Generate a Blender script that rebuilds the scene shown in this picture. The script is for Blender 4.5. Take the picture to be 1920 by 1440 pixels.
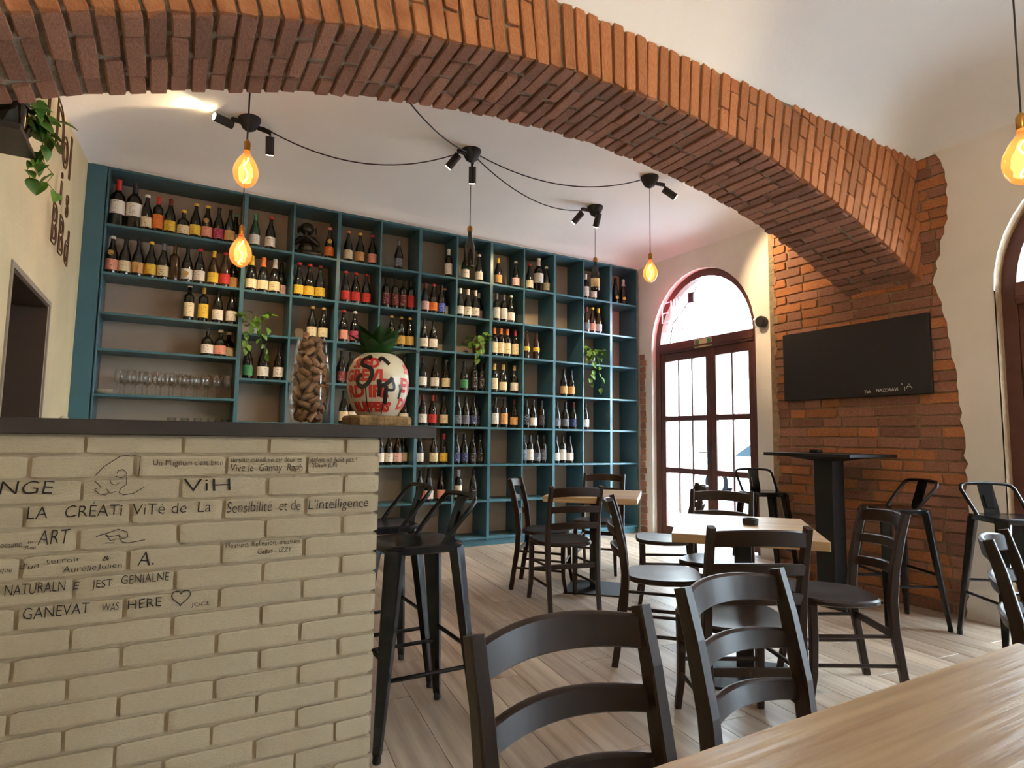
import bpy, math, random
from mathutils import Vector, Matrix, noise
R = random.Random(7)
PI = math.pi
C = bpy.context.scene.collection
for o in list(bpy.data.objects): bpy.data.objects.remove(o)

# ------------------------------------------------------------------ camera
FPX, PITCH, ROLL, YAW, CH = 1127.5, .0905, .0132, .517, 1.18
_c, _s = math.cos(YAW), math.sin(YAW)
_rt, _fh, _up = Vector((_c, -_s, 0)), Vector((_s, _c, 0)), Vector((0, 0, 1))
FW = math.cos(PITCH)*_fh + math.sin(PITCH)*_up
_u2 = -math.sin(PITCH)*_fh + math.cos(PITCH)*_up
RC = math.cos(ROLL)*_rt + math.sin(ROLL)*_u2
UC = -math.sin(ROLL)*_rt + math.cos(ROLL)*_u2
cam_d = bpy.data.cameras.new('camera'); cam = bpy.data.objects.new('camera', cam_d); C.objects.link(cam)
m = Matrix((RC, UC, -FW)).transposed().to_4x4(); m.translation = Vector((0, 0, CH)); cam.matrix_world = m
cam_d.sensor_width = 36; cam_d.lens = 36*FPX/1920; cam_d.clip_start = .02; cam_d.clip_end = 200
bpy.context.scene.camera = cam
def ray(u, v): return RC*((u-960)/FPX) + UC*((720-v)/FPX) + FW
def onY(u, v, Y): r = ray(u, v); return r*(Y/r.y) + Vector((0, 0, CH))
def onX(u, v, X): r = ray(u, v); return r*(X/r.x) + Vector((0, 0, CH))
def onZ(u, v, Z): r = ray(u, v); return r*((Z-CH)/r.z) + Vector((0, 0, CH))
def atD(u, v, d): return ray(u, v)*d + Vector((0, 0, CH))

# ------------------------------------------------------------------ light of the place
W = bpy.data.worlds.new('sky'); bpy.context.scene.world = W; W.use_nodes = True
bg = W.node_tree.nodes['Background']; bg.inputs[0].default_value = (.70, .87, 1.0, 1); bg.inputs[1].default_value = 24.0
vs = bpy.context.scene.view_settings
vs.view_transform = 'Standard'; vs.look = 'None'; vs.exposure = 0.85; vs.gamma = 1; vs.use_curve_mapping = False
# ------------------------------------------------------------------ materials
def lin(c):
    return tuple((x/255/12.92 if x/255 <= .04045 else ((x/255+.055)/1.055)**2.4) for x in c) + (1,)
MC = {}
def mat(name, rgb, rough=.6, metal=0, var=0, scale=8, bump=0, bscale=40, spec=.5, objvar=0, dark=None, stretch=None, emit=None, estr=0):
    if name in MC: return MC[name]
    m = bpy.data.materials.new(name); m.use_nodes = True; N = m.node_tree.nodes; L = m.node_tree.links
    b = N['Principled BSDF']; col = lin(rgb); b.inputs['Base Color'].default_value = col
    b.inputs['Roughness'].default_value = rough; b.inputs['Metallic'].default_value = metal
    b.inputs['Specular IOR Level'].default_value = spec
    if emit: b.inputs['Emission Color'].default_value = lin(emit); b.inputs['Emission Strength'].default_value = estr
    tc = N.new('ShaderNodeTexCoord'); src = tc.outputs['Object']
    if stretch:
        mp = N.new('ShaderNodeMapping'); mp.inputs['Scale'].default_value = stretch; L.new(src, mp.inputs[0]); src = mp.outputs[0]
    cur = None
    if var or dark:
        n = N.new('ShaderNodeTexNoise'); n.inputs['Scale'].default_value = scale; n.inputs['Detail'].default_value = 6; L.new(src, n.inputs[0])
        r = N.new('ShaderNodeValToRGB'); r.color_ramp.elements[0].position = .3; r.color_ramp.elements[1].position = .7
        a = lin(dark) if dark else tuple(x*(1-var) for x in col[:3]) + (1,)
        r.color_ramp.elements[0].color = a; r.color_ramp.elements[1].color = col if dark else tuple(min(1, x*(1+var*.5)) for x in col[:3]) + (1,)
        if objvar:
            oi0 = N.new('ShaderNodeObjectInfo'); mm = N.new('ShaderNodeVectorMath'); mm.operation = 'ADD'
            sc = N.new('ShaderNodeMath'); sc.operation = 'MULTIPLY'; sc.inputs[1].default_value = 37; L.new(oi0.outputs['Random'], sc.inputs[0])
            L.new(src, mm.inputs[0]); L.new(sc.outputs[0], mm.inputs[1]); L.new(mm.outputs[0], n.inputs[0])
        L.new(n.outputs[0], r.inputs[0]); cur = r.outputs[0]
    if objvar:
        oi = N.new('ShaderNodeObjectInfo'); mr = N.new('ShaderNodeMapRange'); mr.inputs[3].default_value = 1-objvar; mr.inputs[4].default_value = 1+objvar*.6
        L.new(oi.outputs['Random'], mr.inputs[0]); hs = N.new('ShaderNodeHueSaturation'); L.new(mr.outputs[0], hs.inputs['Value'])
        if cur: L.new(cur, hs.inputs['Color'])
        else: hs.inputs['Color'].default_value = col
        cur = hs.outputs[0]
    if cur: L.new(cur, b.inputs['Base Color'])
    if bump:
        n2 = N.new('ShaderNodeTexNoise'); n2.inputs['Scale'].default_value = bscale; n2.inputs['Detail'].default_value = 5; L.new(src, n2.inputs[0])
        bp = N.new('ShaderNodeBump'); bp.inputs['Strength'].default_value = bump; bp.inputs['Distance'].default_value = .01
        L.new(n2.outputs[0], bp.inputs['Height']); L.new(bp.outputs[0], b.inputs['Normal'])
    MC[name] = m; return m
def glassmat(name, tint=(1, 1, 1), refl=.07, rough=.0):
    if name in MC: return MC[name]
    m = bpy.data.materials.new(name); m.use_nodes = True; N = m.node_tree.nodes; L = m.node_tree.links
    N.remove(N['Principled BSDF']); out = N['Material Output']
    t = N.new('ShaderNodeBsdfTransparent'); t.inputs[0].default_value = tint + (1,)
    g = N.new('ShaderNodeBsdfGlossy'); g.inputs['Roughness'].default_value = rough
    lw = N.new('ShaderNodeLayerWeight'); lw.inputs[0].default_value = .5
    pw = N.new('ShaderNodeMath'); pw.operation = 'POWER'; pw.inputs[1].default_value = 3.5; L.new(lw.outputs['Facing'], pw.inputs[0])
    ma = N.new('ShaderNodeMath'); ma.operation = 'MULTIPLY_ADD'; ma.inputs[1].default_value = .6; ma.inputs[2].default_value = refl*.5; L.new(pw.outputs[0], ma.inputs[0])
    mx = N.new('ShaderNodeMixShader'); L.new(ma.outputs[0], mx.inputs[0]); L.new(t.outputs[0], mx.inputs[1]); L.new(g.outputs[0], mx.inputs[2])
    L.new(mx.outputs[0], out.inputs[0]); MC[name] = m; return m
def emitmat(name, rgb, s):
    if name in MC: return MC[name]
    m = bpy.data.materials.new(name); m.use_nodes = True; b = m.node_tree.nodes['Principled BSDF']
    b.inputs['Base Color'].default_value = lin(rgb); b.inputs['Emission Color'].default_value = lin(rgb); b.inputs['Emission Strength'].default_value = s
    MC[name] = m; return m
PLASTER = mat('plaster_white', (232, 224, 214), .9, var=.05, scale=3, bump=.12, bscale=60)
PLASTER_L = mat('plaster_cream', (214, 198, 158), .9, var=.10, scale=2.5, bump=.2, bscale=50)
CEIL = mat('ceiling_plaster', (238, 236, 234), .95, var=.03, scale=1.5, bump=.1, bscale=30)
BRICK = mat('red_brick', (188, 134, 108), .9, dark=(148, 100, 80), scale=14, bump=.6, bscale=70, objvar=.28)
BRICK_O = mat('orange_brick', (210, 142, 92), .9, dark=(178, 108, 68), scale=12, bump=.6, bscale=70, objvar=.22)
MORTAR = mat('lime_mortar', (168, 140, 110), .95, var=.25, scale=20, bump=.8, bscale=50)
MORTAR_D = mat('arch_mortar', (156, 142, 124), .95, var=.3, scale=25, bump=.8, bscale=50)
BARBRICK = mat('painted_cream_brick', (200, 181, 150), .7, var=.06, scale=20, bump=.5, bscale=45, objvar=.04)
BARJOINT = mat('painted_cream_joint', (190, 170, 140), .8, var=.05, scale=20, bump=.3)
TEAL = mat('teal_lacquer', (62, 105, 118), .34, var=.06, scale=5)
BLACKWOOD = mat('dark_stained_beech', (50, 34, 26), .36, spec=.33, var=.25, scale=20, stretch=(1, 1, .1), bump=.05)
BARTOP = mat('bar_top_dark_oak', (56, 46, 40), .5, var=.3, scale=14, stretch=(.15, 1, 1), bump=.1)
BLKMETAL = mat('black_powder_metal', (22, 22, 24), .2, metal=.2)
BLKMAT = mat('matt_black', (24, 23, 24), .6)
OAK = mat('light_oak', (206, 172, 128), .36, dark=(160, 122, 82), scale=34, stretch=(.05, 1, 1), bump=.15, bscale=60)
OAK_E = mat('light_oak_edge', (190, 140, 84), .55, dark=(158, 110, 62), scale=9, stretch=(.2, 1, 1))
FLOORM = mat('floor_plank_oak', (206, 186, 164), .38, dark=(154, 130, 108), scale=16, stretch=(1.2, .07, 1), bump=.08, bscale=30, objvar=.26)
DOORWOOD = mat('brown_door_paint', (92, 52, 40), .45, var=.2, scale=10, bump=.05)
GLASS = glassmat('window_glass')
BOTTLE_D = mat('dark_bottle_glass', (20, 20, 14), .07, spec=.7)
BOTTLE_G = mat('green_bottle_glass', (22, 70, 34), .07, spec=.7)
BOTTLE_A = mat('amber_bottle_glass', (58, 36, 14), .07, spec=.7)
BRASS = mat('brass', (190, 140, 70), .3, metal=1)
CORKM = mat('cork', (186, 142, 98), .85, dark=(128, 84, 54), scale=30, objvar=.25, bump=.3, bscale=120)
LEAF = mat('pothos_leaf', (110, 150, 52), .45, dark=(66, 112, 34), scale=14, objvar=.2)
LEAF_D = mat('dark_leaf', (44, 84, 34), .4, dark=(24, 56, 22), scale=10, objvar=.2)
STEMM = mat('green_stem', (110, 130, 60), .6)
STATUE = mat('bronze_statue', (58, 52, 42), .25, metal=.5)
INK = mat('black_marker', (24, 20, 22), .6)

# ------------------------------------------------------------------ mesh helpers
class MB:
    def __init__(s): s.v = []; s.f = []
    def add(s, vs, fs):
        b = len(s.v); s.v += [tuple(x) for x in vs]; s.f += [tuple(i+b for i in f) for f in fs]; return s
    def box(s, x0, x1, y0, y1, z0, z1):
        return s.add([(x, y, z) for x in (x0, x1) for y in (y0, y1) for z in (z0, z1)],
                     [(0, 1, 3, 2), (4, 6, 7, 5), (0, 4, 5, 1), (2, 3, 7, 6), (0, 2, 6, 4), (1, 5, 7, 3)])
    def bbox(s, x0, x1, y0, y1, z0, z1, b=.004):
        # chamfered box
        vs = []; X = (x0, x1); Y = (y0, y1); Z = (z0, z1)
        idx = {}
        for i in (0, 1):
            for j in (0, 1):
                for k in (0, 1):
                    sx, sy, sz = (1 if i == 0 else -1), (1 if j == 0 else -1), (1 if k == 0 else -1)
                    for a, d in enumerate(((0, b, b), (b, 0, b), (b, b, 0))):
                        idx[i, j, k, a] = len(vs); vs.append((X[i]+sx*d[0], Y[j]+sy*d[1], Z[k]+sz*d[2]))
        fs = []
        q = lambda *t: fs.append(tuple(idx[x] for x in t))
        for i in (0, 1): q((i, 0, 0, 0), (i, 1, 0, 0), (i, 1, 1, 0), (i, 0, 1, 0))
        for j in (0, 1): q((0, j, 0, 1), (1, j, 0, 1), (1, j, 1, 1), (0, j, 1, 1))
        for k in (0, 1): q((0, 0, k, 2), (1, 0, k, 2), (1, 1, k, 2), (0, 1, k, 2))
        for j in (0, 1):
            for k in (0, 1): q((0, j, k, 1), (1, j, k, 1), (1, j, k, 2), (0, j, k, 2))
        for i in (0, 1):
            for k in (0, 1): q((i, 0, k, 0), (i, 1, k, 0), (i, 1, k, 2), (i, 0, k, 2))
        for i in (0, 1):
            for j in (0, 1): q((i, j, 0, 0), (i, j, 1, 0), (i, j, 1, 1), (i, j, 0, 1))
        for i in (0, 1):
            for j in (0, 1):
                for k in (0, 1): q((i, j, k, 0), (i, j, k, 1), (i, j, k, 2))
        return s.add(vs, fs)
    def lathe(s, prof, n=16, cx=0, cy=0, cap=True, a0=0, a1=2*PI):
        full = abs(a1-a0-2*PI) < 1e-6; k = n if full else n+1
        vs = [(cx+r*math.cos(a0+(a1-a0)*i/n), cy+r*math.sin(a0+(a1-a0)*i/n), z) for r, z in prof for i in range(k)]
        fs = []
        for j in range(len(prof)-1):
            for i in range(n):
                i2 = (i+1) % k
                fs.append((j*k+i, j*k+i2, (j+1)*k+i2, (j+1)*k+i))
        if cap and full:
            fs.append(tuple(range(k))[::-1]); fs.append(tuple((len(prof)-1)*k+i for i in range(k)))
        return s.add(vs, fs)
    def tube(s, pts, r, n=8, closed=False, flat=None):
        # pts: list of Vector ; r: radius or list ; flat=(w,h) -> rectangular section
        P = [Vector(p) for p in pts]; m = len(P); rr = r if isinstance(r, (list, tuple)) else [r]*m
        prev = None; vs = []
        for i in range(m):
            if closed: t = P[(i+1) % m]-P[i-1]
            else: t = P[min(i+1, m-1)]-P[max(i-1, 0)]
            t.normalize()
            if prev is None:
                a = Vector((0, 0, 1)) if abs(t.z) < .9 else Vector((1, 0, 0)); nrm = (a - t*a.dot(t)).normalized()
            else: nrm = (prev - t*prev.dot(t)).normalized()
            prev = nrm; bn = t.cross(nrm)
            for k in range(n):
                an = 2*PI*k/n
                vs.append(P[i]+(nrm*math.cos(an)+bn*math.sin(an))*rr[i])
        fs = []
        for i in range(m if closed else m-1):
            for k in range(n):
                a, b = i*n+k, i*n+(k+1) % n; i2 = (i+1) % m
                fs.append((a, b, i2*n+(k+1) % n, i2*n+k))
        if not closed: fs.append(tuple(range(n))[::-1]); fs.append(tuple((m-1)*n+k for k in range(n)))
        return s.add(vs, fs)
    def bar(s, pts, w, h, side=Vector((1, 0, 0))):
        # rectangular bar along pts; width along 'side', height perpendicular ; w,h scalars or lists
        P = [Vector(p) for p in pts]; m = len(P); vs = []
        for i in range(m):
            t = (P[min(i+1, m-1)]-P[max(i-1, 0)]).normalized()
            sd = (side - t*side.dot(t)).normalized(); nn = t.cross(sd)
            ww = w[i] if isinstance(w, (list, tuple)) else w; hh = h[i] if isinstance(h, (list, tuple)) else h
            c = .22
            for a, b in ((-1, -1+c), (-1+c, -1), (1-c, -1), (1, -1+c), (1, 1-c), (1-c, 1), (-1+c, 1), (-1, 1-c)):
                vs.append(P[i]+sd*a*ww/2+nn*b*hh/2)
        fs = []
        for i in range(m-1):
            for k in range(8): fs.append((i*8+k, i*8+(k+1) % 8, (i+1)*8+(k+1) % 8, (i+1)*8+k))
        fs.append(tuple(range(8))[::-1]); fs.append(tuple((m-1)*8+k for k in range(8)))
        return s.add(vs, fs)
    def prism(s, poly, h0, h1, axis='z'):
        n = len(poly)
        def P(a, b, h): return (a, b, h) if axis == 'z' else ((h, a, b) if axis == 'x' else (a, h, b))
        return s.add([P(a, b, h0) for a, b in poly]+[P(a, b, h1) for a, b in poly],
                     [tuple(range(n))[::-1], tuple(range(n, 2*n))]+[(i, (i+1) % n, n+(i+1) % n, n+i) for i in range(n)])
    def mesh(s, name):
        me = bpy.data.meshes.new(name); me.from_pydata(s.v, [], s.f)
        import bmesh
        bm = bmesh.new(); bm.from_mesh(me); bmesh.ops.recalc_face_normals(bm, faces=bm.faces); bm.to_mesh(me); bm.free()
        return me
    def build(s, name, m, parent=None, smooth=False):
        me = s.mesh(name); me.materials.append(m)
        if smooth: me.polygons.foreach_set('use_smooth', [True]*len(me.polygons)); me.set_sharp_from_angle(angle=.7)
        return link(name, me, parent)
def link(name, me, parent=None):
    o = bpy.data.objects.new(name, me); C.objects.link(o)
    if parent: o.parent = parent; KIDS.setdefault(parent.name, []).append(o)
    return o
KIDS = {}
def empty(name, loc=(0, 0, 0), rz=0):
    o = bpy.data.objects.new(name, None); C.objects.link(o); o.location = loc; o.rotation_euler = (0, 0, rz); o.empty_display_size = .1; return o
def tag(o, label, cat, group=None):
    o['label'] = label; o['category'] = cat
    if group: o['group'] = group
    return o
def struct(o): o['kind'] = 'structure'; return o
def copy_tree(o, parent=None):
    c = o.copy(); C.objects.link(c); c.parent = parent
    if parent: KIDS.setdefault(parent.name, []).append(c)
    for ch in list(KIDS.get(o.name, [])): copy_tree(ch, c)
    return c
def set_mat(o, m):
    o.material_slots[0].link = 'OBJECT'; o.material_slots[0].material = m
def text_mesh(body, size, spacing=1.0, shear=0, extrude=.0006, bold=0):
    cu = bpy.data.curves.new('t', 'FONT'); cu.body = body; cu.size = size; cu.extrude = extrude; cu.space_character = spacing; cu.shear = shear; cu.resolution_u = 3; cu.offset = bold
    ob = bpy.data.objects.new('t', cu); C.objects.link(ob); dg = bpy.context.evaluated_depsgraph_get(); dg.update()
    me = bpy.data.meshes.new_from_object(ob.evaluated_get(dg)); bpy.data.objects.remove(ob); bpy.data.curves.remove(cu); me.materials.clear(); return me
# brick variants (unit cubes, worn edges)
def brick_variant(seed, m, wear=.06):
    r = random.Random(seed); b = MB(); b.bbox(-.5, .5, -.5, .5, -.5, .5, .07)
    b.v = [tuple(c*(1+r.uniform(-wear, wear)) for c in v) for v in b.v]
    me = b.mesh('brick'); me.materials.append(m); return me
BV = {k: [brick_variant(i*7+j, mm) for i in range(7)] for j, (k, mm) in enumerate((('red', BRICK), ('orange', BRICK_O)))}
BV['bar'] = [brick_variant(99+i, BARBRICK, .012) for i in range(5)]
def brick(kind, parent, loc, dims, rot=(0, 0, 0)):
    o = link('brick', R.choice(BV[kind]), parent); o.location = loc; o.scale = dims; o.rotation_euler = rot; return o

# ------------------------------------------------------------------ room dimensions
XL, XD, XP, YS, YB = -.713, 5.356, 4.8, 6.008, 6.36      # left wall, door wall, pilaster wall, shelf front, back wall
YN, YF = 2.30, 2.90                                      # arch near / far face
YBK = -2.6
AC, AR, AZ = 2.04, 6.43, 3.0                             # arch crown
def arch_z(x): return AZ - AR + math.sqrt(AR*AR-(x-AC)**2)

# ------------------------------------------------------------------ floor of planks
floor = struct(MB().box(-2.3, 6.0, YBK-.1, 6.6, -.06, -.004).build('floor', mat('floor_joint', (70, 54, 44), .8)))
PA = math.radians(-6.5)
px, py = Vector((math.cos(PA), math.sin(PA), 0)), Vector((-math.sin(PA), math.cos(PA), 0))
pl_me = MB().bbox(-.0935, .0935, -.62, .62, -.006, 0, .0012).mesh('plank'); pl_me.materials.append(FLOORM)
for i in range(-6, 40):
    off = (i*.433) % 1.25
    for j in range(-4, 8):
        c = Vector((-.6, -2.4, 0))+px*(i*.189)+py*(j*1.243+off)
        if not (-.85 < c.x < 5.5 and YBK-.3 < c.y < 6.75): continue
        if c.x > XP+.15 and c.y < 3.4: continue
        o = link('plank', pl_me, floor); o.location = c; o.rotation_euler = (0, 0, PA)

# ------------------------------------------------------------------ walls
def arched_wall(name, X0, X1, ya, yb, ztop, openings, m):
    """wall slab between X0 (room side) and X1, along Y; openings: (y0, y1, z0, spring, rise)"""
    b = MB(); n = 20; ys = ya
    for (y0, y1, z0, sp, rise) in sorted(openings):
        b.box(X0, X1, ys, y0, 0, ztop)
        if z0 > 0: b.box(X0, X1, y0, y1, 0, z0)
        pts = [((y0+y1)/2-(y1-y0)/2*math.cos(PI*i/n), sp+rise*math.sin(PI*i/n)) for i in range(n+1)]
        for (p, q) in zip(pts, pts[1:]):
            b.add([(X0, p[0], p[1]), (X0, q[0], q[1]), (X0, q[0], ztop), (X0, p[0], ztop), (X1, p[0], p[1]), (X1, q[0], q[1]), (X1, q[0], ztop), (X1, p[0], ztop)],
                  [(0, 1, 2, 3), (7, 6, 5, 4), (0, 4, 5, 1)])
        ys = y1
    b.box(X0, X1, ys, yb, 0, ztop)
    me = bpy.data.meshes.new(name); me.from_pydata(b.v, [], b.f); me.materials.append(m)
    return struct(link(name, me))
DY0, DY1, DSP, DRI = 4.21, 5.79, 2.36, .86
WY0, WY1, WSP, WRI = .50, 1.86, 2.22, .82
arched_wall('wall_right_door_bay', XD, XD+.36, 3.58, 6.5, 4.2, [(DY0, DY1, .0, DSP, DRI)], PLASTER)
wr = arched_wall('wall_right', XP+.012, XP+.36, YBK, 3.6, 4.2, [(WY0, WY1, .0, WSP, WRI), (-1.98, -.62, .0, WSP, WRI)], MORTAR)
struct(MB().box(XP+.012, XD+.36, 3.58, 3.6, 0, 4.2).build('wall_right_return', PLASTER))
struct(MB().box(XL-.3, XD+.4, YB, YB+.2, 0, 4.2).build('wall_back', mat('back_wall_plaster', (186, 168, 148), .9, var=.05, scale=3)))
struct(MB().box(XL-.3, XP+.36, YBK-.2, YBK, 0, 4.4).build('wall_front', PLASTER))
# left wall with a doorway
LD0, LD1, LDZ = 3.74, 4.80, 1.99
b = MB(); b.box(XL-.3, XL, YBK, LD0, 0, 4.2); b.box(XL-.3, XL, LD1, 6.4, 0, 4.2); b.box(XL-.3, XL, LD0, LD1, LDZ, 4.2)
struct(b.build('wall_left', PLASTER_L))
dr = struct(empty('door_2', (XL, LD0, 0)))
TRIM = mat('grey_door_trim', (150, 138, 120), .7)
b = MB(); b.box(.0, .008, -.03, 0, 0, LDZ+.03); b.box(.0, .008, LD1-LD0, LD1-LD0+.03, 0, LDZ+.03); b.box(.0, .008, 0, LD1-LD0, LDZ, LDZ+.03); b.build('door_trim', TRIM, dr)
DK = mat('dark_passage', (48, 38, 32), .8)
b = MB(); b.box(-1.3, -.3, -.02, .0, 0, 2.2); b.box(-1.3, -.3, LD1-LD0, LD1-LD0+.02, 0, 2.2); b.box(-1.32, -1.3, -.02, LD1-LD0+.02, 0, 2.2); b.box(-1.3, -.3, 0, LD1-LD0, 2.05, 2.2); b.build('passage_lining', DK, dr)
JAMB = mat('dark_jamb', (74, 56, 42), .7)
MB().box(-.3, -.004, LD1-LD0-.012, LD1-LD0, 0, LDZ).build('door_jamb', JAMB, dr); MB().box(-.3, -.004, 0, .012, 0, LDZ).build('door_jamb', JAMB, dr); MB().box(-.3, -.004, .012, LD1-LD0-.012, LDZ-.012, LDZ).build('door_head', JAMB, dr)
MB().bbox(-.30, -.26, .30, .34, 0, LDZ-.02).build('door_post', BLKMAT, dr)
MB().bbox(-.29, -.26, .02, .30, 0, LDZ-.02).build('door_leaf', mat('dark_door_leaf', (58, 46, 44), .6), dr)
MB().box(-.26, -.235, .27, .30, 1.62, 1.68).build('door_latch', BRASS, dr)

# plaster sheet on the near right wall, torn edge against the bare brick
def sheet(name, poly, X0, X1, m, parent=None):
    o = MB().prism(poly, X0, X1, 'x').build(name, m, parent); return o
edge = []
z = 0.0; ys = [(0, 2.135), (.25, 2.10), (.6, 2.09), (1.0, 2.075), (1.5, 2.10), (1.8, 2.13), (2.1, 2.16), (2.35, 2.22), (2.6, 2.17), (2.9, 2.10), (3.15, 2.11), (3.32, 2.16), (3.4, 2.28), (4.2, 2.28)]
def edge_y(zz):
    for (a, ya), (c_, yc) in zip(ys, ys[1:]):
        if a <= zz <= c_: return ya+(yc-ya)*(zz-a)/(c_-a)
    return ys[-1][1]
while z < 4.2: edge.append((edge_y(z)+R.uniform(-.014, .014), z)); z += .05
b = MB(); n = 20
# plaster around the two windows: strips, following the openings
def plaster_strip(y0, y1): b.box(XP-.008, XP+.012, y0, y1, 0, 4.2)
plaster_strip(YBK, -1.98); plaster_strip(-.62, WY0)
for (y0, y1) in ((-1.98, -.62), (WY0, WY1)):
    pts = [((y0+y1)/2-(y1-y0)/2*math.cos(PI*i/n), WSP+WRI*math.sin(PI*i/n)) for i in range(n+1)]
    for (p, q) in zip(pts, pts[1:]):
        b.add([(x, *t) for x in (XP-.008, XP+.012) for t in (p, q, (q[0], 4.2), (p[0], 4.2))], [(0, 1, 2, 3), (7, 6, 5, 4), (0, 4, 5, 1)])
poly = [(WY1, 0)]+edge+[(WY1, 4.2)]
for (p, q) in zip(edge, edge[1:]):
    b.add([(x, *t) for x in (XP-.008, XP+.012) for t in ((WY1, p[1]), p, q, (WY1, q[1]))], [(0, 1, 2, 3), (7, 6, 5, 4), (1, 5, 6, 2)])
me = bpy.data.meshes.new('plaster'); me.from_pydata(b.v, [], b.f); me.materials.append(PLASTER); link('plaster_sheet', me, wr)
# bare bricks of the pilaster
row = 0; z = .01
while z < 3.42:
    h = .068+R.uniform(-.004, .004); y = 3.585-(.0 if row % 2 else .15)-R.uniform(0, .03)
    if row % 2 == 0: brick('orange' if z > 2.1 else 'red', wr, (XP+.014, 3.51, z+h/2), (.03, .135, h))
    while y > edge_y(z)-.02:
        l = R.choice((.285, .285, .27, .14, .15)); l = min(l, y-(edge_y(z)-.03))
        if l > .05 and not (z > 3.32 and y > YN-.1):
            brick('red' if R.random() < .6 else 'orange', wr, (XP+.014+R.uniform(-.004, .004), y-l/2, z+h/2), (.03, l, h), (R.uniform(-.012, .012), 0, R.uniform(-.012, .012)))
        y -= l+.013
    z += h+.013; row += 1
# rough plaster crust on the far pilaster edge
b = MB()
for i in range(46):
    zz = i*.073; b.add([(XP-.012, 3.6, zz), (XP-.012, 3.6, zz+.075), (XP-.004, 3.55+R.uniform(-.03, .02), zz+.075), (XP-.004, 3.55+R.uniform(-.03, .02), zz), (XP+.02, 3.6, zz), (XP+.02, 3.6, zz+.075)], [(0, 1, 2, 3), (0, 4, 5, 1)])
b.build('plaster_crust', MORTAR, wr)
# bare brick strip in the far corner by the door
wd = bpy.data.objects['wall_right_door_bay']
for i in range(28):
    l = .075+R.uniform(-.02, .02); brick('red', wd, (XD, 5.985-l/2+R.uniform(0, .01), .05+i*.082), (.03, l+.02, .07))

# ------------------------------------------------------------------ brick arch between the bays
b = MB(); n = 48; xs = [XL+(XP-XL)*i/n for i in range(n+1)]
for xa, xb in zip(xs, xs[1:]):
    za, zb = arch_z(xa)+.014, arch_z(xb)+.014
    b.add([(xa, YN+.02, za), (xb, YN+.02, zb), (xb, YN+.02, 4.2), (xa, YN+.02, 4.2), (xa, YF-.02, za), (xb, YF-.02, zb), (xb, YF-.02, 4.2), (xa, YF-.02, 4.2)],
          [(0, 1, 2, 3), (7, 6, 5, 4), (0, 4, 5, 1)])
me = bpy.data.meshes.new('wall_arch'); me.from_pydata(b.v, [], b.f); me.materials.append(MORTAR_D); wa = struct(link('wall_arch', me))
half = math.asin((XP-AC)/AR); nc = 74; dphi = 2*half/nc
ZT = 3.31; rest = MB()
for i in range(nc):
    ph = -half+dphi*(i+.5); dx, dz = math.sin(ph), math.cos(ph)
    x0, z0 = AC+AR*dx, AZ-AR+AR*dz
    w = AR*dphi-.013
    # soffit: courses across the thickness
    segs = [(.29, .28), (.14, .28, .14), (.28, .14, .14), (.14, .14, .28)][(i % 2)*1 if R.random() < .7 else R.randrange(4)]
    y = YN+.012
    for l in segs:
        g = R.uniform(-.009, .006)
        brick('red', wa, (x0+dx*(.037+g), y+l/2, z0+dz*(.037+g)), (w*R.uniform(.9, 1.02), l-.014, .075), (R.uniform(-.02, .02), ph+R.uniform(-.03, .03), R.uniform(-.02, .02)))
        y += l+.006
    # front face: standing bricks up to the ceiling line
    top = (ZT+.02-z0)/dz; s = .0; k = 0
    lens = [.28, .14, .28, .28] if i % 2 == 0 else [.14, .28, .28, .28]
    if x0 < 3.2 and top < .36: lens = [top+.05]
    while s < top-.03 and k < len(lens):
        l = min(lens[k], top-s)
        if l > .04 and (x0 < 1.1 or l < .11):
            mt = Matrix.Translation((x0+dx*(s+l/2), YN+.022+R.uniform(-.006, .006), z0+dz*(s+l/2))) @ Matrix.Rotation(ph, 4, 'Y') @ Matrix.Diagonal((w, .04, l-.010, 1))
            vm = R.choice(BV['orange']); rest.add([mt @ v.co for v in vm.vertices], [tuple(p.vertices) for p in vm.polygons])
        elif l > .04:
            brick('orange', wa, (x0+dx*(s+l/2), YN+.022+R.uniform(-.006, .006), z0+dz*(s+l/2)), (w*R.uniform(.92, 1.03), .04, l-.010), (R.uniform(-.015, .015), ph+R.uniform(-.015, .015), 0))
        s += l; k += 1

rest.build('brick_remainder', BRICK_O, wa)['kind'] = 'stuff'

# ------------------------------------------------------------------ vaulted ceilings
def vault_z(x, y, x0, x1, y0, y1, z0, rise, run, left_drop=0):
    def cove(d): d = max(0, min(1, d/run)); return math.sqrt(max(0, 1-(1-d)**2))
    h = [cove(x-x0), cove(x1-x), cove(y-y0), cove(y1-y)]
    sm = -math.log(sum(math.exp(-14*a) for a in h))/14
    return z0+rise*max(sm, 0)-left_drop*max(0, 1-(x-x0)/1.2)*max(0, (y1-y)/(y1-y0))
FARV = (XL-.02, XD+.02, YF-.1, YB-.3, 3.45, .26, 1.3, .5)
NEARV = (XL-.02, XP, YBK, YN+.03, 3.31, .62, 1.9)
def vault(name, x0, x1, y0, y1, z0, rise, run, left_drop=0):
    nx, ny = 48, 40; vs = []
    for j in range(ny+1):
        for i in range(nx+1):
            x = x0+(x1-x0)*i/nx; y = y0+(y1-y0)*j/ny
            vs.append((x, y, vault_z(x, y, x0, x1, y0, y1, z0, rise, run, left_drop)))
    fs = [(j*(nx+1)+i, j*(nx+1)+i+1, (j+1)*(nx+1)+i+1, (j+1)*(nx+1)+i) for j in range(ny) for i in range(nx)]
    me = bpy.data.meshes.new(name); me.from_pydata(vs, [], fs); me.materials.append(CEIL)
    me.polygons.foreach_set('use_smooth', [True]*len(fs)); return struct(link(name, me))
vault('ceiling_far_bay', *FARV)
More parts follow.
